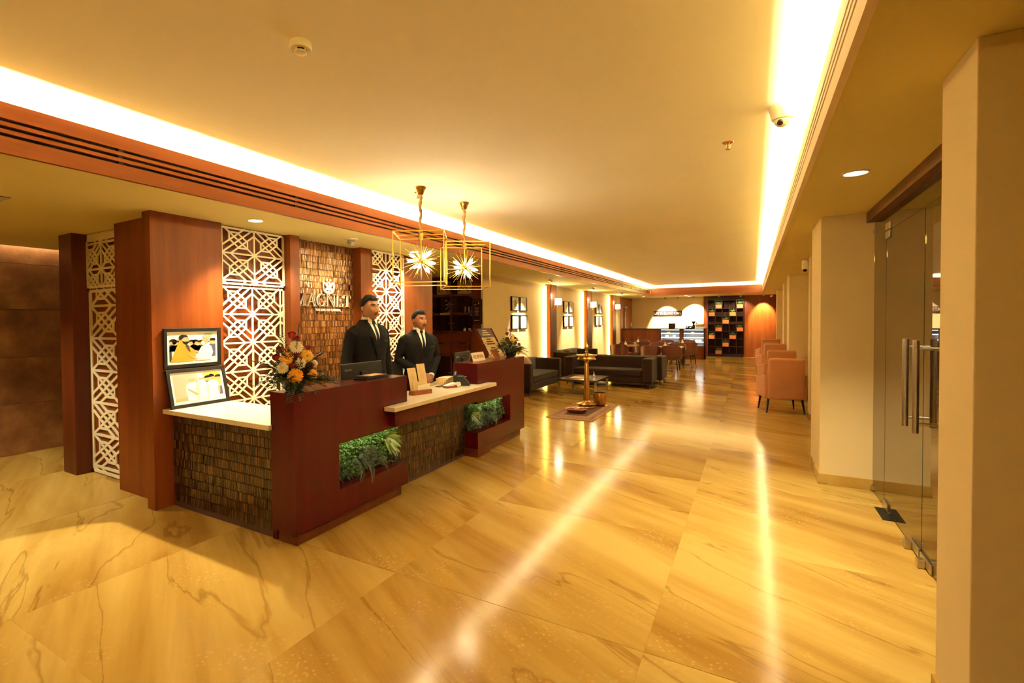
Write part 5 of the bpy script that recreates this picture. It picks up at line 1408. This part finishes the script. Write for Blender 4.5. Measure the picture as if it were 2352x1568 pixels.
# brochure rack between desk and picture wall
t = thing('brochure_rack', 'wedge-shaped brochure rack with magazines in front of the cream wall', 'magazine rack', (-4.25, 8.35, 0), radians(-8))
side = [(-.20, 0), (.28, 0), (.28, .98), (-.02, 1.46), (-.07, 1.46)]
for y in (-.28, .26): build('side_panel', MB().prism([(x, y, z) for x, z in side], (0, .02, 0)), M['wood_dark'], t, local=True)
build('back_board', MB().box(-.20, -.18, -.26, .26, 0, 1.2), M['wood_dark'], t, local=True)
sl = Vector((-.30, 0, .48)).normalized()
build('slope_board', MB().prism([(.265, -.26, .98), (.265, .26, .98), (-.035, .26, 1.46), (-.035, -.26, 1.46)], (-.012, 0, -.008)), M['wood_side'], t, local=True)
build('front_board', MB().box(.262, .272, -.26, .26, 0.02, .98), M['carton'], t, local=True)
for k, (q0, q1, m, lt) in enumerate(((.00, .17, 'paper', 0), (.16, .36, 'carton', 1), (.36, .54, 'print_navy', 2))):
    p = Vector((.275, 0, .985))
    a, b = p + sl * q0, p + sl * q1
    build('magazine', MB().prism([a + Vector((0, -.22, 0)), a + Vector((0, .20, 0)), b + Vector((0, .20, 0)), b + Vector((0, -.22, 0))], (.008, 0, .005)), M[m], t, local=True)
    pb = MB()
    for j in range(3):
        c = a.lerp(b, .3 + .25 * j) + Vector((.0095, -.02, .006)); pb.obox(c, (0, .13 - .03 * j, 0), sl * .012, Vector((.0004, 0, .0003)))
    build('print', pb, M['ink'] if m != 'print_navy' else M['paper'], t, local=True)
build('retaining_bar', MB().tube([(.285, -.26, 1.0), (.285, .26, 1.0)], .006, 8).tube([(.16, -.26, 1.19), (.16, .26, 1.19)], .006, 8), M['steel'], t, local=True)

# ------------------------------------------------------------------ lounge
def sofa(label, loc, rz, w, d, h, arm, pillows=0, group=None):
    """front at local -Y edge, centred on X"""
    t = thing('sofa', label, 'sofa', loc, rz)
    f = M['sofa']; hw = w / 2
    build('base', MB().box(-hw + .02, hw - .02, .03, d - .01, .11, .26), f, t, local=True, bevel=.02)
    build('backrest', MB().box(-hw, hw, d - .20, d, .12, h), f, t, local=True, bevel=.035, seg=3)
    for s in (-1, 1): build('armrest', MB().box(s * hw - (arm if s > 0 else 0), s * hw + (0 if s > 0 else arm), 0, d - .19, .12, h - .012), f, t, local=True, bevel=.03, seg=3)
    n = 1; iw = (w - 2 * arm) / n
    for k in range(n): build('seat_cushion', MB().box(-hw + arm + iw * k + .004, -hw + arm + iw * (k + 1) - .004, .01, d - .18, .26, .42), f, t, local=True, bevel=.04, seg=3)
    for k in range(pillows):
        x = -hw + arm + .30 + .62 * k
        c = Vector((x, d - .26, .57))
        build('back_cushion', MB().ball(c, (.27, .085, .19), 18, 12).xf(Matrix.Translation(c) @ Matrix.Rotation(radians(-14), 4, 'X') @ Matrix.Translation(-c)), M['sofa_lite'], t, True, local=True)
    for sx in (-1, 1):
        for y in (.06, d - .07): build('leg', MB().tube([(sx * (hw - .08), y, .12), (sx * (hw - .05), y, 0)], [.020, .011], 10), M['black'], t, True, local=True)
    return t
sofa('brown velvet sofa against the cream wall behind the right flowers', (-3.93, 10.83, 0), radians(90), 2.0, .80, .70, .17, 2)
sofa('brown velvet sofa against the cream wall beyond the second timber pier', (-3.95, 14.2, 0), radians(90), 2.15, .78, .75, .17, 2)
sofa('long brown velvet sofa facing the brass lamp across the coffee table', (-2.99, 12.30, 0), 0, 2.05, .80, .70, .22)
sofa('brown velvet sofa standing back to back behind the long one', (-2.91, 13.92, 0), pi, 2.10, .78, .70, .22)

t = thing('coffee_table', 'low timber coffee table on flat steel frames between the sofas', 'coffee table', (-3.175, 11.05, 0))
build('table_top', MB().box(-.42, .42, -.53, .53, .295, .335), M['table_brown'], t, local=True, bevel=.004)
for sy in (-.49, .49):
    build('leg_frame', MB().box(-.41, -.37, sy - .02, sy + .02, 0, .295).box(.37, .41, sy - .02, sy + .02, 0, .295).box(-.37, .37, sy - .02, sy + .02, 0, .012), M['steel'], t, local=True)
tag(build('newspaper', MB().box(-3.40, -3.02, 10.75, 11.10, .3352, .345), M['ink_tan'], bevel=.002), 'folded newspaper lying on the coffee table', 'newspaper')
t = thing('bud_vase', 'small white bud vase standing on the coffee table', 'vase', (-3.0, 11.25, .335))
build('body', MB().lathe([(.022, 0), (.030, .025), (.020, .05), (.009, .075), (.009, .11), (.012, .115)], (0, 0), 16), M['white'], t, True, local=True)

# brass oil lamp on its rug
rg = thing('jute_rug', 'rectangular brown jute rug with dark border under the brass lamp', 'rug', (-2.52, 8.77, 0))
build('weave', MB().box(-.385, .385, -.845, .845, .0005, .008), M['mat'], rg, local=True)
bo = MB()
for e in (.05, .085):
    bo.box(-.385 + e, .385 - e, -.845 + 2 * e, -.845 + 2 * e + .014, .0078, .0088).box(-.385 + e, .385 - e, .845 - 2 * e - .014, .845 - 2 * e, .0078, .0088)
    bo.box(-.385 + e, -.385 + e + .014, -.845 + 2 * e, .845 - 2 * e, .0078, .0088).box(.385 - e - .014, .385 - e, -.845 + 2 * e, .845 - 2 * e, .0078, .0088)
bo.box(-.20, .20, -.52, .52, .0078, .0086)
build('border', bo, M['mat_dark'], rg, local=True)
fr = MB(); r = random.Random(2)
for k in range(120):
    x = -.385 + .77 * k / 119
    for sy in (-1, 1): fr.bar((x, sy * .845, .004), (x + r.uniform(-.006, .006), sy * (.875 + r.uniform(0, .012)), .002), .003, .002, (0, 0, 1))
build('fringe', fr, M['mat'], rg, local=True, kind='stuff')
t = thing('brass_oil_lamp', 'tall traditional brass oil lamp standing on the jute rug', 'oil lamp', (-2.545, 9.06, .0088))
build('base', MB().lathe([(.145, 0), (.150, .03), (.142, .045), (.148, .06), (.180, .070), (.186, .082), (.170, .09), (.10, .105), (.065, .125), (.052, .16)], (0, 0), 36), M['brass'], t, True, local=True)
build('stem', MB().lathe([(.060, .125), (.058, .17), (.036, .80), (.030, .815), (.036, .83), (.044, .845), (.036, .865)], (0, 0), 28), M['brass'], t, True, local=True)
build('oil_pan', MB().lathe([(.036, .86), (.09, .868), (.150, .878), (.168, .888), (.150, .895), (.140, .925), (.178, .955), (.180, .962), (.165, .958), (.09, .93), (.04, .945), (.034, .98)], (0, 0), 36), M['brass'], t, True, local=True)
build('finial', MB().lathe([(.034, .97), (.020, .99), (.024, 1.005), (.034, 1.02), (.018, 1.035), (.030, 1.06), (.042, 1.085), (.034, 1.12), (.016, 1.15), (.014, 1.17), (.010, 1.20), (.009, 1.26), (.002, 1.29)], (0, 0), 24), M['brass'], t, True, local=True)
t = thing('flower_urli', 'shallow brass bowl of red petals and a white flower on the rug', 'bowl', (-2.57, 8.52, .0088))
build('bowl', MB().lathe([(.10, 0), (.155, .012), (.165, .05), (.185, .066), (.187, .072), (.160, .070), (.150, .05), (.02, .045)], (0, 0), 36), M['brass'], t, True, local=True)
build('petal_layer', MB().lathe([(.152, .056), (.10, .060), (.005, .062)], (0, 0), 30), M['maroon'], t, True, local=True)
pt = MB()
for k in range(60):
    a, q = r.uniform(0, 2 * pi), .14 * sqrt(r.random()); pt.ball((q * cos(a), q * sin(a), .062), (.016, .012, .006), 7, 5)
build('petals', pt, M['petal_red'], t, True, local=True, kind='stuff')
fw = MB()
for k in range(10):
    a = 2 * pi * k / 10; leaf(fw, Vector((0, 0, .068)), Vector((cos(a), sin(a), .25)), Vector((0, 0, 1)), .05, .022)
build('white_flower', fw, M['petal_white'], t, local=True)
t = thing('brass_pot', 'round brass pot on a saucer beside the tall brass lamp', 'pot', (-2.40, 9.40, .0088))
build('pot', MB().lathe([(.08, .014), (.105, .03), (.118, .10), (.118, .22), (.112, .245), (.107, .245), (.110, .22), (.105, .05)], (0, 0), 28), M['brass'], t, True, local=True)
build('saucer', MB().lathe([(.09, 0), (.135, .008), (.138, .014), (.05, .012)], (0, 0), 28), M['brass'], t, True, local=True)

# terracotta armchairs along the right-hand wall
def armchair():
    t = thing('armchair', 'a', 'armchair', (0, 0, 0), 0)
    p = M['pink']
    # back toward local -Y, facing +Y
    bk = MB().prism([(-.265, -.02, .24), (.265, -.02, .24), (.255, -.10, .93), (-.255, -.10, .93)], (0, .12, 0))
    build('backrest', bk, p, t, local=True, bevel=.035, seg=3)
    for s in (-1, 1):
        build('armrest', MB().prism([(s * .275 - .035, .0, .24), (s * .275 - .035, .58, .26), (s * .275 - .035, .60, .56), (s * .275 - .035, -.02, .66)], (.07, 0, 0)), p, t, local=True, bevel=.028, seg=3)
    build('seat', MB().box(-.238, .238, .06, .60, .24, .46), p, t, local=True, bevel=.035, seg=3)
    for sx in (-1, 1):
        for y, dy in ((.04, -.03), (.54, .03)): build('leg', MB().tube([(sx * .24, y, .25), (sx * .27, y + dy, 0)], [.022, .010], 10), M['black'], t, True, local=True)
    return t
ac = armchair()
for k, (x, y) in enumerate(((.47, 10.12), (.50, 12.62), (.50, 15.95), (.48, 19.35))):
    lb = 'terracotta armchair with its back to the lens, %s in the row along the piers' % ('nearest one', 'second one', 'third one', 'farthest one')[k]
    if k == 0: ac.location = (x, y, 0); ac.rotation_euler = (0, 0, radians(12)); ac['label'] = lb
    else: ac2 = copy_tree(ac, (x, y, 0), radians(12), lb)
    if k == 0: ac['group'] = 'terracotta armchairs along the right-hand wall'

# ------------------------------------------------------------------ cafe
YC = 22.2
t = thing('cafe_counter', 'dark timber cafe counter with two glazed cake displays', 'counter', (-3.17, YC, 0))
build('front_panel', MB().box(-4.745, -3.24, YC, YC + .06, 0, 1.185).box(-3.24, -1.585, YC, YC + .06, 0, .50).box(-2.49, -2.375, YC, YC + .06, .5, 1.185).box(-3.24, -2.49, YC, YC + .06, .5, .66), M['wood_dark'], t)
build('worktop', MB().box(-4.745, -1.56, YC - .02, YC + .62, 1.185, 1.222), M['shelf_dark'], t, bevel=.004)
build('end_panel', MB().box(-1.625, -1.585, YC, YC + .6, 0, 1.185), M['wood_dark'], t)
build('back_panel', MB().box(-4.745, -1.625, YC + .56, YC + .6, 0, 1.185), M['wood_dark'], t)
def cake_display(label, x0, x1, z0):
    c = thing('cake_display', label, 'display case', ((x0 + x1) / 2, YC + .02, z0))
    z1 = 1.18
    build('glass_front', MB().box(x0, x1, YC + .008, YC + .014, z0, z1), M['glass'], c)
    build('case_frame', MB().box(x0, x0 + .02, YC + .015, YC + .5, z0, z1).box(x1 - .02, x1, YC + .015, YC + .5, z0, z1).box(x0 + .02, x1 - .02, YC + .48, YC + .5, z0, z1).box(x0 + .02, x1 - .02, YC + .015, YC + .5, z0, z0 + .04), M['case_grey'], c)
    build('light_strip', MB().box(x0 + .03, x1 - .03, YC + .03, YC + .06, z1 - .022, z1 - .005), M['led_white'], c)
    n = 3; zs = [z1 - .155, z1 - .33, z1 - .505]
    for z in zs:
        if z < z0 + .08: continue
        s = build('shelf', MB().box(x0 + .022, x1 - .022, YC + .04, YC + .46, z, z + .010), M['white'], c)
        build('light_strip', MB().box(x0 + .022, x1 - .022, YC + .022, YC + .04, z - .012, z + .022), M['led_white'], s)
        area('case_light', ((x0 + x1) / 2, YC + .2, z - .012), x1 - x0 - .1, .2, .9, (0, 0, 0), (.85, .92, 1))
    return zs
zl = cake_display('glazed cake display in the cafe counter, left one', -3.215, -2.495, .665)
zr = cake_display('glazed cake display in the cafe counter, right one beside the plant shelf', -2.37, -1.63, .505)
for k, (x, z, m, nm, lb) in enumerate(((-2.93, zl[0], 'petal_yellow', 'cake', 'round yellow cake on the top shelf of the left display'), (-2.72, zl[1], 'white', 'cake_box', 'white box on the middle shelf of the left display, right one'), (-3.0, zl[1], 'white', 'cake_box', 'white box on the middle shelf of the left display, left one'),
                                  (-2.05, zr[0], 'paper', 'cake', 'pale cake on the top shelf of the right display'), (-2.10, zr[2], 'white', 'cake_box', 'white box on the bottom shelf of the right display, first from the left'), (-1.90, zr[2], 'white', 'cake_box', 'white box on the bottom shelf of the right display, second from the left'), (-1.78, zr[2], 'white', 'cake_box', 'white box on the bottom shelf of the right display, third from the left'))):
    c = thing(nm, lb, 'cake' if nm == 'cake' else 'box', (x, YC + .2, z + .0105))
    if nm == 'cake':
        build('plate', MB().cyl((0, 0), .09, 0, .008, 20), M['white'], c, True, local=True); build('sponge', MB().lathe([(.07, .008), (.072, .035), (.05, .055), (.01, .06)], (0, 0), 20), M[m], c, True, local=True)
    else:
        build('carton', MB().box(-.05, .05, -.05, .05, 0, .075), M[m], c, local=True); build('lid', MB().box(-.052, .052, -.052, .052, .075, .088), M['paper'], c, local=True)
t = thing('cafe_sign', 'dark sign reading LATTE ISLAND CAFÉ on the cream cafe wall', 'sign', (-3.22, 24.29, 1.865))
build('board', MB().box(-.575, .575, -.03, .0, -.105, .105), M['shelf_dark'], t, local=True)
build('lettering', text_on('LATTE ISLAND CAFÉ', .165, .010, (0, -.034, -.004), (1, 0, 0), (0, 0, 1), 1.07), M['print'], t, local=True)
t = thing('planter_box', 'dark square planter standing on the cafe counter', 'planter', (-2.83, YC + .3, 1.2225))
build('box', MB().prism([(-.11, -.11, 0), (.11, -.11, 0), (.11, .11, 0), (-.11, .11, 0)], (0, 0, .02)).prism([(-.11, -.13, .02), (.13, -.13, .02), (.13, .13, .02), (-.13, .13, .02)], (0, 0, .19)), M['shelf_back'], t, local=True)
t = thing('cash_register', 'black card machine box on the counter beside the grinder', 'box', (-2.17, YC + .2, 1.2225))
build('body', MB().box(-.13, .13, -.1, .1, 0, .09), M['black'], t, local=True, bevel=.006); build('display', MB().box(-.09, -.05, -.104, -.1, .04, .07).box(.02, .07, -.104, -.1, .03, .05), M['led_white'], t, local=True)
t = thing('coffee_grinder', 'dark coffee grinder with a funnel hopper on the counter', 'grinder', (-2.03, YC + .35, 1.2225))
build('body', MB().cyl((0, 0), .055, 0, .16, 18, .045), M['black'], t, True, local=True); build('hopper', MB().lathe([(.02, .16), (.03, .18), (.085, .27), (.088, .285), (.02, .285)], (0, 0), 20), M['shelf_dark'], t, True, local=True)
t = thing('coffee_machine', 'brass and white coffee machine at the right end of the counter', 'coffee machine', (-1.80, YC + .32, 1.2225))
build('body', MB().box(-.16, .16, -.14, .14, .02, .12), M['white'], t, local=True, bevel=.01); build('head', MB().box(-.16, .16, -.15, .12, .12, .17), M['brass'], t, local=True, bevel=.01)
build('cup_rail', MB().tube([(-.15, -.14, .19), (.15, -.14, .19), (.15, .1, .19)], .006, 6), M['brass'], t, local=True); build('steam_knob', MB().ball((-.11, -.1, .215), .028, 12, 8), M['black'], t, True, local=True)

# plant shelf
xs = [-1.618 + .258 * k for k in range(6)]; zs = [.10 + .3214 * k for k in range(8)]
sh = thing('plant_shelf', 'dark five-by-seven grid shelf holding small potted plants', 'shelf', (-.97, 24.25, 0))
build('back_board', MB().box(-1.63, -.33, 24.40, 24.415, 0, ZS - .004), M['shelf_back'], sh)
build('top_rail', MB().box(-1.63, -.33, 24.14, 24.40, 2.36, ZS - .004), M['shelf_dark'], sh)
build('plinth', MB().box(-1.63, -.33, 24.16, 24.40, 0, .09), M['shelf_dark'], sh)
for x in xs: build('upright', MB().box(x - .012, x + .012, 24.15, 24.40, .09, 2.36), M['shelf_dark'], sh)
for z in zs[:7]:
    build('shelf_board', MB().box(xs[0], xs[5], 24.16, 24.40, z - .011, z + .011), M['shelf_dark'], sh)
wr = ('top', 'second', 'third', 'fourth', 'fifth', 'sixth', 'lowest'); wc = ('first', 'second', 'third', 'fourth', 'fifth')
for row, col in ((0, 1), (0, 4), (1, 0), (1, 3), (2, 2), (3, 1), (3, 4), (4, 0), (4, 3), (5, 2), (6, 1)):
    x = (xs[col] + xs[col + 1]) / 2; z = zs[6 - row] + .0115
    p = thing('potted_plant', 'terracotta box with a leafy plant in the %s row of the shelf, %s column' % (wr[row], wc[col]), 'plant', (x, 24.26, z), 0, 'potted plants on the grid shelf')
    build('pot', MB().box(-.112, .112, -.10, .10, 0, .155), M['pot_orange'], p, local=True, bevel=.004)
    r = random.Random(row * 7 + col); lf = MB()
    for k in range(95):
        a = r.uniform(0, 2 * pi); q = r.random()
        leaf(lf, Vector((.07 * cos(a) * q, -.02 + .04 * sin(a) * q, .14 + .06 * r.random())), Vector((cos(a), min(.25, sin(a)), r.uniform(.2, 1.8))), Vector((0, 0, 1)), r.uniform(.07, .14), .045)
    build('foliage', lf, M['leaf_pale'], p, local=True, kind='stuff')

# cafe tables and tub chairs
def cafe_table(label, x, y, w, d, vase):
    t = thing('cafe_table', label, 'table', (x, y, 0), 0, 'cafe tables')
    build('table_top', MB().box(-w / 2, w / 2, -d / 2, d / 2, .715, .75), M['table_top'], t, local=True, bevel=.006)
    build('column', MB().cyl((0, 0), .04, .02, .715, 16), M['black'], t, True, local=True)
    build('foot_plate', MB().cyl((0, 0), .24, 0, .02, 24), M['black'], t, True, local=True)
    v = thing('bud_vase', 'white bud vase with a single bloom on the %s' % vase, 'vase', (x, y, .7505), 0, 'bud vases on the cafe tables')
    build('body', MB().lathe([(.022, 0), (.042, .02), (.040, .05), (.016, .085), (.012, .13), (.016, .14)], (0, 0), 16), M['print'], v, True, local=True)
    build('bloom', MB().ball((0.004, 0, .20), .022, 10, 8).tube([(0, 0, .1), (0.004, 0, .19)], .003, 5), M['petal_red'], v, True, local=True)
cafe_table('cafe table by the picture wall, nearer of the two', -3.62, 17.55, .72, .70, 'nearer table by the picture wall')
cafe_table('cafe table by the picture wall, farther of the two', -3.60, 19.55, .72, .70, 'farther table by the picture wall')
cafe_table('wide cafe table in mid floor, nearer of the two', -2.33, 16.98, 1.05, .70, 'wide nearer table in mid floor')
cafe_table('cafe table in mid floor just before the cake displays', -2.10, 19.5, .95, .70, 'table before the cake displays')
def tub_chair():
    t = thing('tub_chair', 'a', 'chair', (0, 0, 0), 0, 'oxblood tub chairs at the cafe tables')
    L = M['leather']
    def shell(off):
        def fn(a, b):
            th_ = pi * (1.18 * a - .09) + pi      # wraps round the back (local -Y)
            e = abs(2 * a - 1); top = .82 - .20 * e ** 3
            z = .43 + (top - .43) * b
            rx, ry = .235 + off + .02 * b, .225 + off + .03 * b
            return Vector((rx * cos(th_), ry * sin(th_) + .0, z))
        return fn
    mb = MB(); mb.grid(shell(.0), 22, 8); n = 22
    o2 = MB().grid(shell(.032), 22, 8)
    base = len(mb.v); mb.add(o2.v, [f[::-1] for f in o2.f])
    for i in range(n - 1):
        for r0 in (0, 7):
            a, b = r0 * n + i, r0 * n + i + 1
            mb.f.append((a, a + base, b + base, b) if r0 else (a, b, b + base, a + base))
    for i in (0, n - 1):
        for j in range(7):
            a, b = j * n + i, (j + 1) * n + i; mb.f.append((a, b, b + base, a + base))
    build('backrest', mb, L, t, True, local=True)
    build('piping', MB().tube([shell(.016)(k / 21, 1.0) + Vector((0, 0, .004)) for k in range(22)], .008, 6), M['leather'], t, True, local=True)
    build('seat', MB().lathe([(.20, .40), (.228, .42), (.228, .46), (.20, .485), (.02, .49)], (0, 0), 26), L, t, True, local=True)
    for sx in (-1, 1):
        for sy in (-1, 1):
            lg = build('leg', MB().tube([(sx * .15, sy * .15, .41), (sx * .185, sy * .185, .10)], [.020, .014], 10), M['black'], t, True, local=True)
            build('brass_tip', MB().tube([(sx * .185, sy * .185, .10), (sx * .197, sy * .197, 0)], [.014, .011], 10), M['brass'], lg, True, local=True)
    return t
tc0 = tub_chair()
CH = [(-3.66, 16.72, 0, 'at the near side of the nearer wall table'), (-3.74, 18.18, pi, 'at the far side of the nearer wall table'), (-3.28, 18.86, .25, 'at the near side of the farther wall table'),
      (-3.62, 20.42, pi, 'at the far side of the farther wall table'), (-3.05, 19.5, pi / 2, 'on the right of the farther wall table'),
      (-2.62, 16.20, .1, 'at the near left of the wide table'), (-2.03, 16.18, -.05, 'at the near right of the wide table'), (-2.68, 17.85, pi, 'at the far left of the wide table'), (-2.10, 17.85, pi, 'at the far right of the wide table'),
      (-2.72, 20.3, pi + .2, 'at the far left of the table before the cake displays'), (-2.05, 20.45, pi, 'at the far side of the table before the cake displays'), (-1.86, 18.72, .5, 'at the near right of the table before the cake displays')]
for k, (x, y, a, w) in enumerate(CH):
    lb = 'oxblood leather tub chair ' + w
    if k == 0: tc0.location = (x, y, 0); tc0.rotation_euler = (0, 0, a); tc0['label'] = lb
    else: copy_tree(tc0, (x, y, 0), a, lb)

# ------------------------------------------------------------------ glass doors on the right
XG = .95
hd = structure('trim_8', MB().box(.885, 1.02, 2.85, 6.02, 2.47, ZS), M['wood_dark'])
def pane(name, label, y0, y1, z0, z1, x=XG):
    t = thing(name, label, 'glass door' if 'door' in name else 'glass panel', (x, (y0 + y1) / 2, z0))
    build('glass_pane', MB().box(x - .006, x + .006, y0, y1, z0, z1), M['door_glass'], t)
    return t
def frameless(o): return o
p1 = pane('side_glass', 'narrow fixed glass panel beside the right-hand pier', 5.535, 6.015, .004, 2.468)
p2 = pane('transom_glass', 'fixed glass transom above the doors under the timber beam', 2.86, 5.53, 2.315, 2.468)
d1 = pane('glass_door', 'glass door leaf with a long steel pull, farther from the near pier', 4.43, 5.525, .012, 2.308)
d2 = pane('glass_door', 'glass door leaf with a long steel pull, next to the near pier', 3.33, 4.42, .012, 2.308)
p3 = pane('side_glass', 'narrow fixed glass panel behind the near pier', 2.86, 3.32, .004, 2.308)
def patch_fit(par, y0, y1, z0, z1): return build('patch_fitting', MB().box(XG - .018, XG - .0062, y0, y1, z0, z1).box(XG + .0062, XG + .018, y0, y1, z0, z1), M['steel'], par, bevel=.002)
patch_fit(d1, 5.36, 5.52, .012, .075); patch_fit(d1, 5.36, 5.52, 2.25, 2.307); patch_fit(p2, 5.36, 5.52, 2.317, 2.375)
patch_fit(d1, 4.44, 4.66, .012, .07); patch_fit(d2, 4.18, 4.41, .012, .07)
for y0 in (4.60, 4.28): build('floor_bolt', MB().box(XG - .055, XG - .018, y0, y0 + .06, .003, .055), M['steel'], d1 if y0 > 4.43 else d2, bevel=.003)
build('clip', MB().box(XG - .02, XG + .02, 5.95, 6.01, .02, .06), M['steel'], p1); build('clip', MB().box(XG - .02, XG + .02, 5.96, 6.01, 2.36, 2.40), M['steel'], p1)
for par, y in ((d1, 4.525), (d2, 4.27)):
    for s in (-1, 1):
        hb = build('pull_handle', MB().tube([(XG + s * .075, y, .865), (XG + s * .075, y, 1.455)], .017, 18), M['steel'], par, True)
        if s < 0: build('standoff', MB().tube([(XG - .075, y, 1.40), (XG + .075, y, 1.40)], .010, 12).tube([(XG - .075, y, .925), (XG + .075, y, .925)], .010, 12), M['steel'], hb, True)
t = thing('floor_spring', 'dark steel floor spring plate under the glass door', 'floor plate', (.95, 5.33, 0))
build('cover_plate', MB().box(-.075, .075, -.16, .16, .0003, .004), M['black'], t, local=True)
build('pivot', MB().cyl((0, .02), .016, .004, .0115, 14), M['steel'], t, True, local=True)
# corridor lamps seen through the glass
for k, (y, lb) in enumerate(((5.6, 'round corridor downlight beyond the glass, far one'), (4.6, 'round corridor downlight beyond the glass, middle one'), (3.6, 'round corridor downlight beyond the glass, near one'))):
    downlight(lb, 1.75, y, ZS, .05)
tag(build('notice_board', MB().box(2.86, 2.899, 4.4, 5.6, 1.0, 1.7), M['print'], bevel=.004), 'pale board on the corridor wall beyond the glass doors', 'board')
t = thing('corridor_lamp', 'white linear lamp on the corridor wall beyond the glass', 'wall lamp', (2.88, 5.0, 2.15))
build('housing', MB().box(-.03, .018, -.5, .5, 0, .05), M['white'], t, local=True); build('diffuser', MB().box(-.036, -.03, -.49, .49, .004, .046), M['led_slot'], t, local=True)
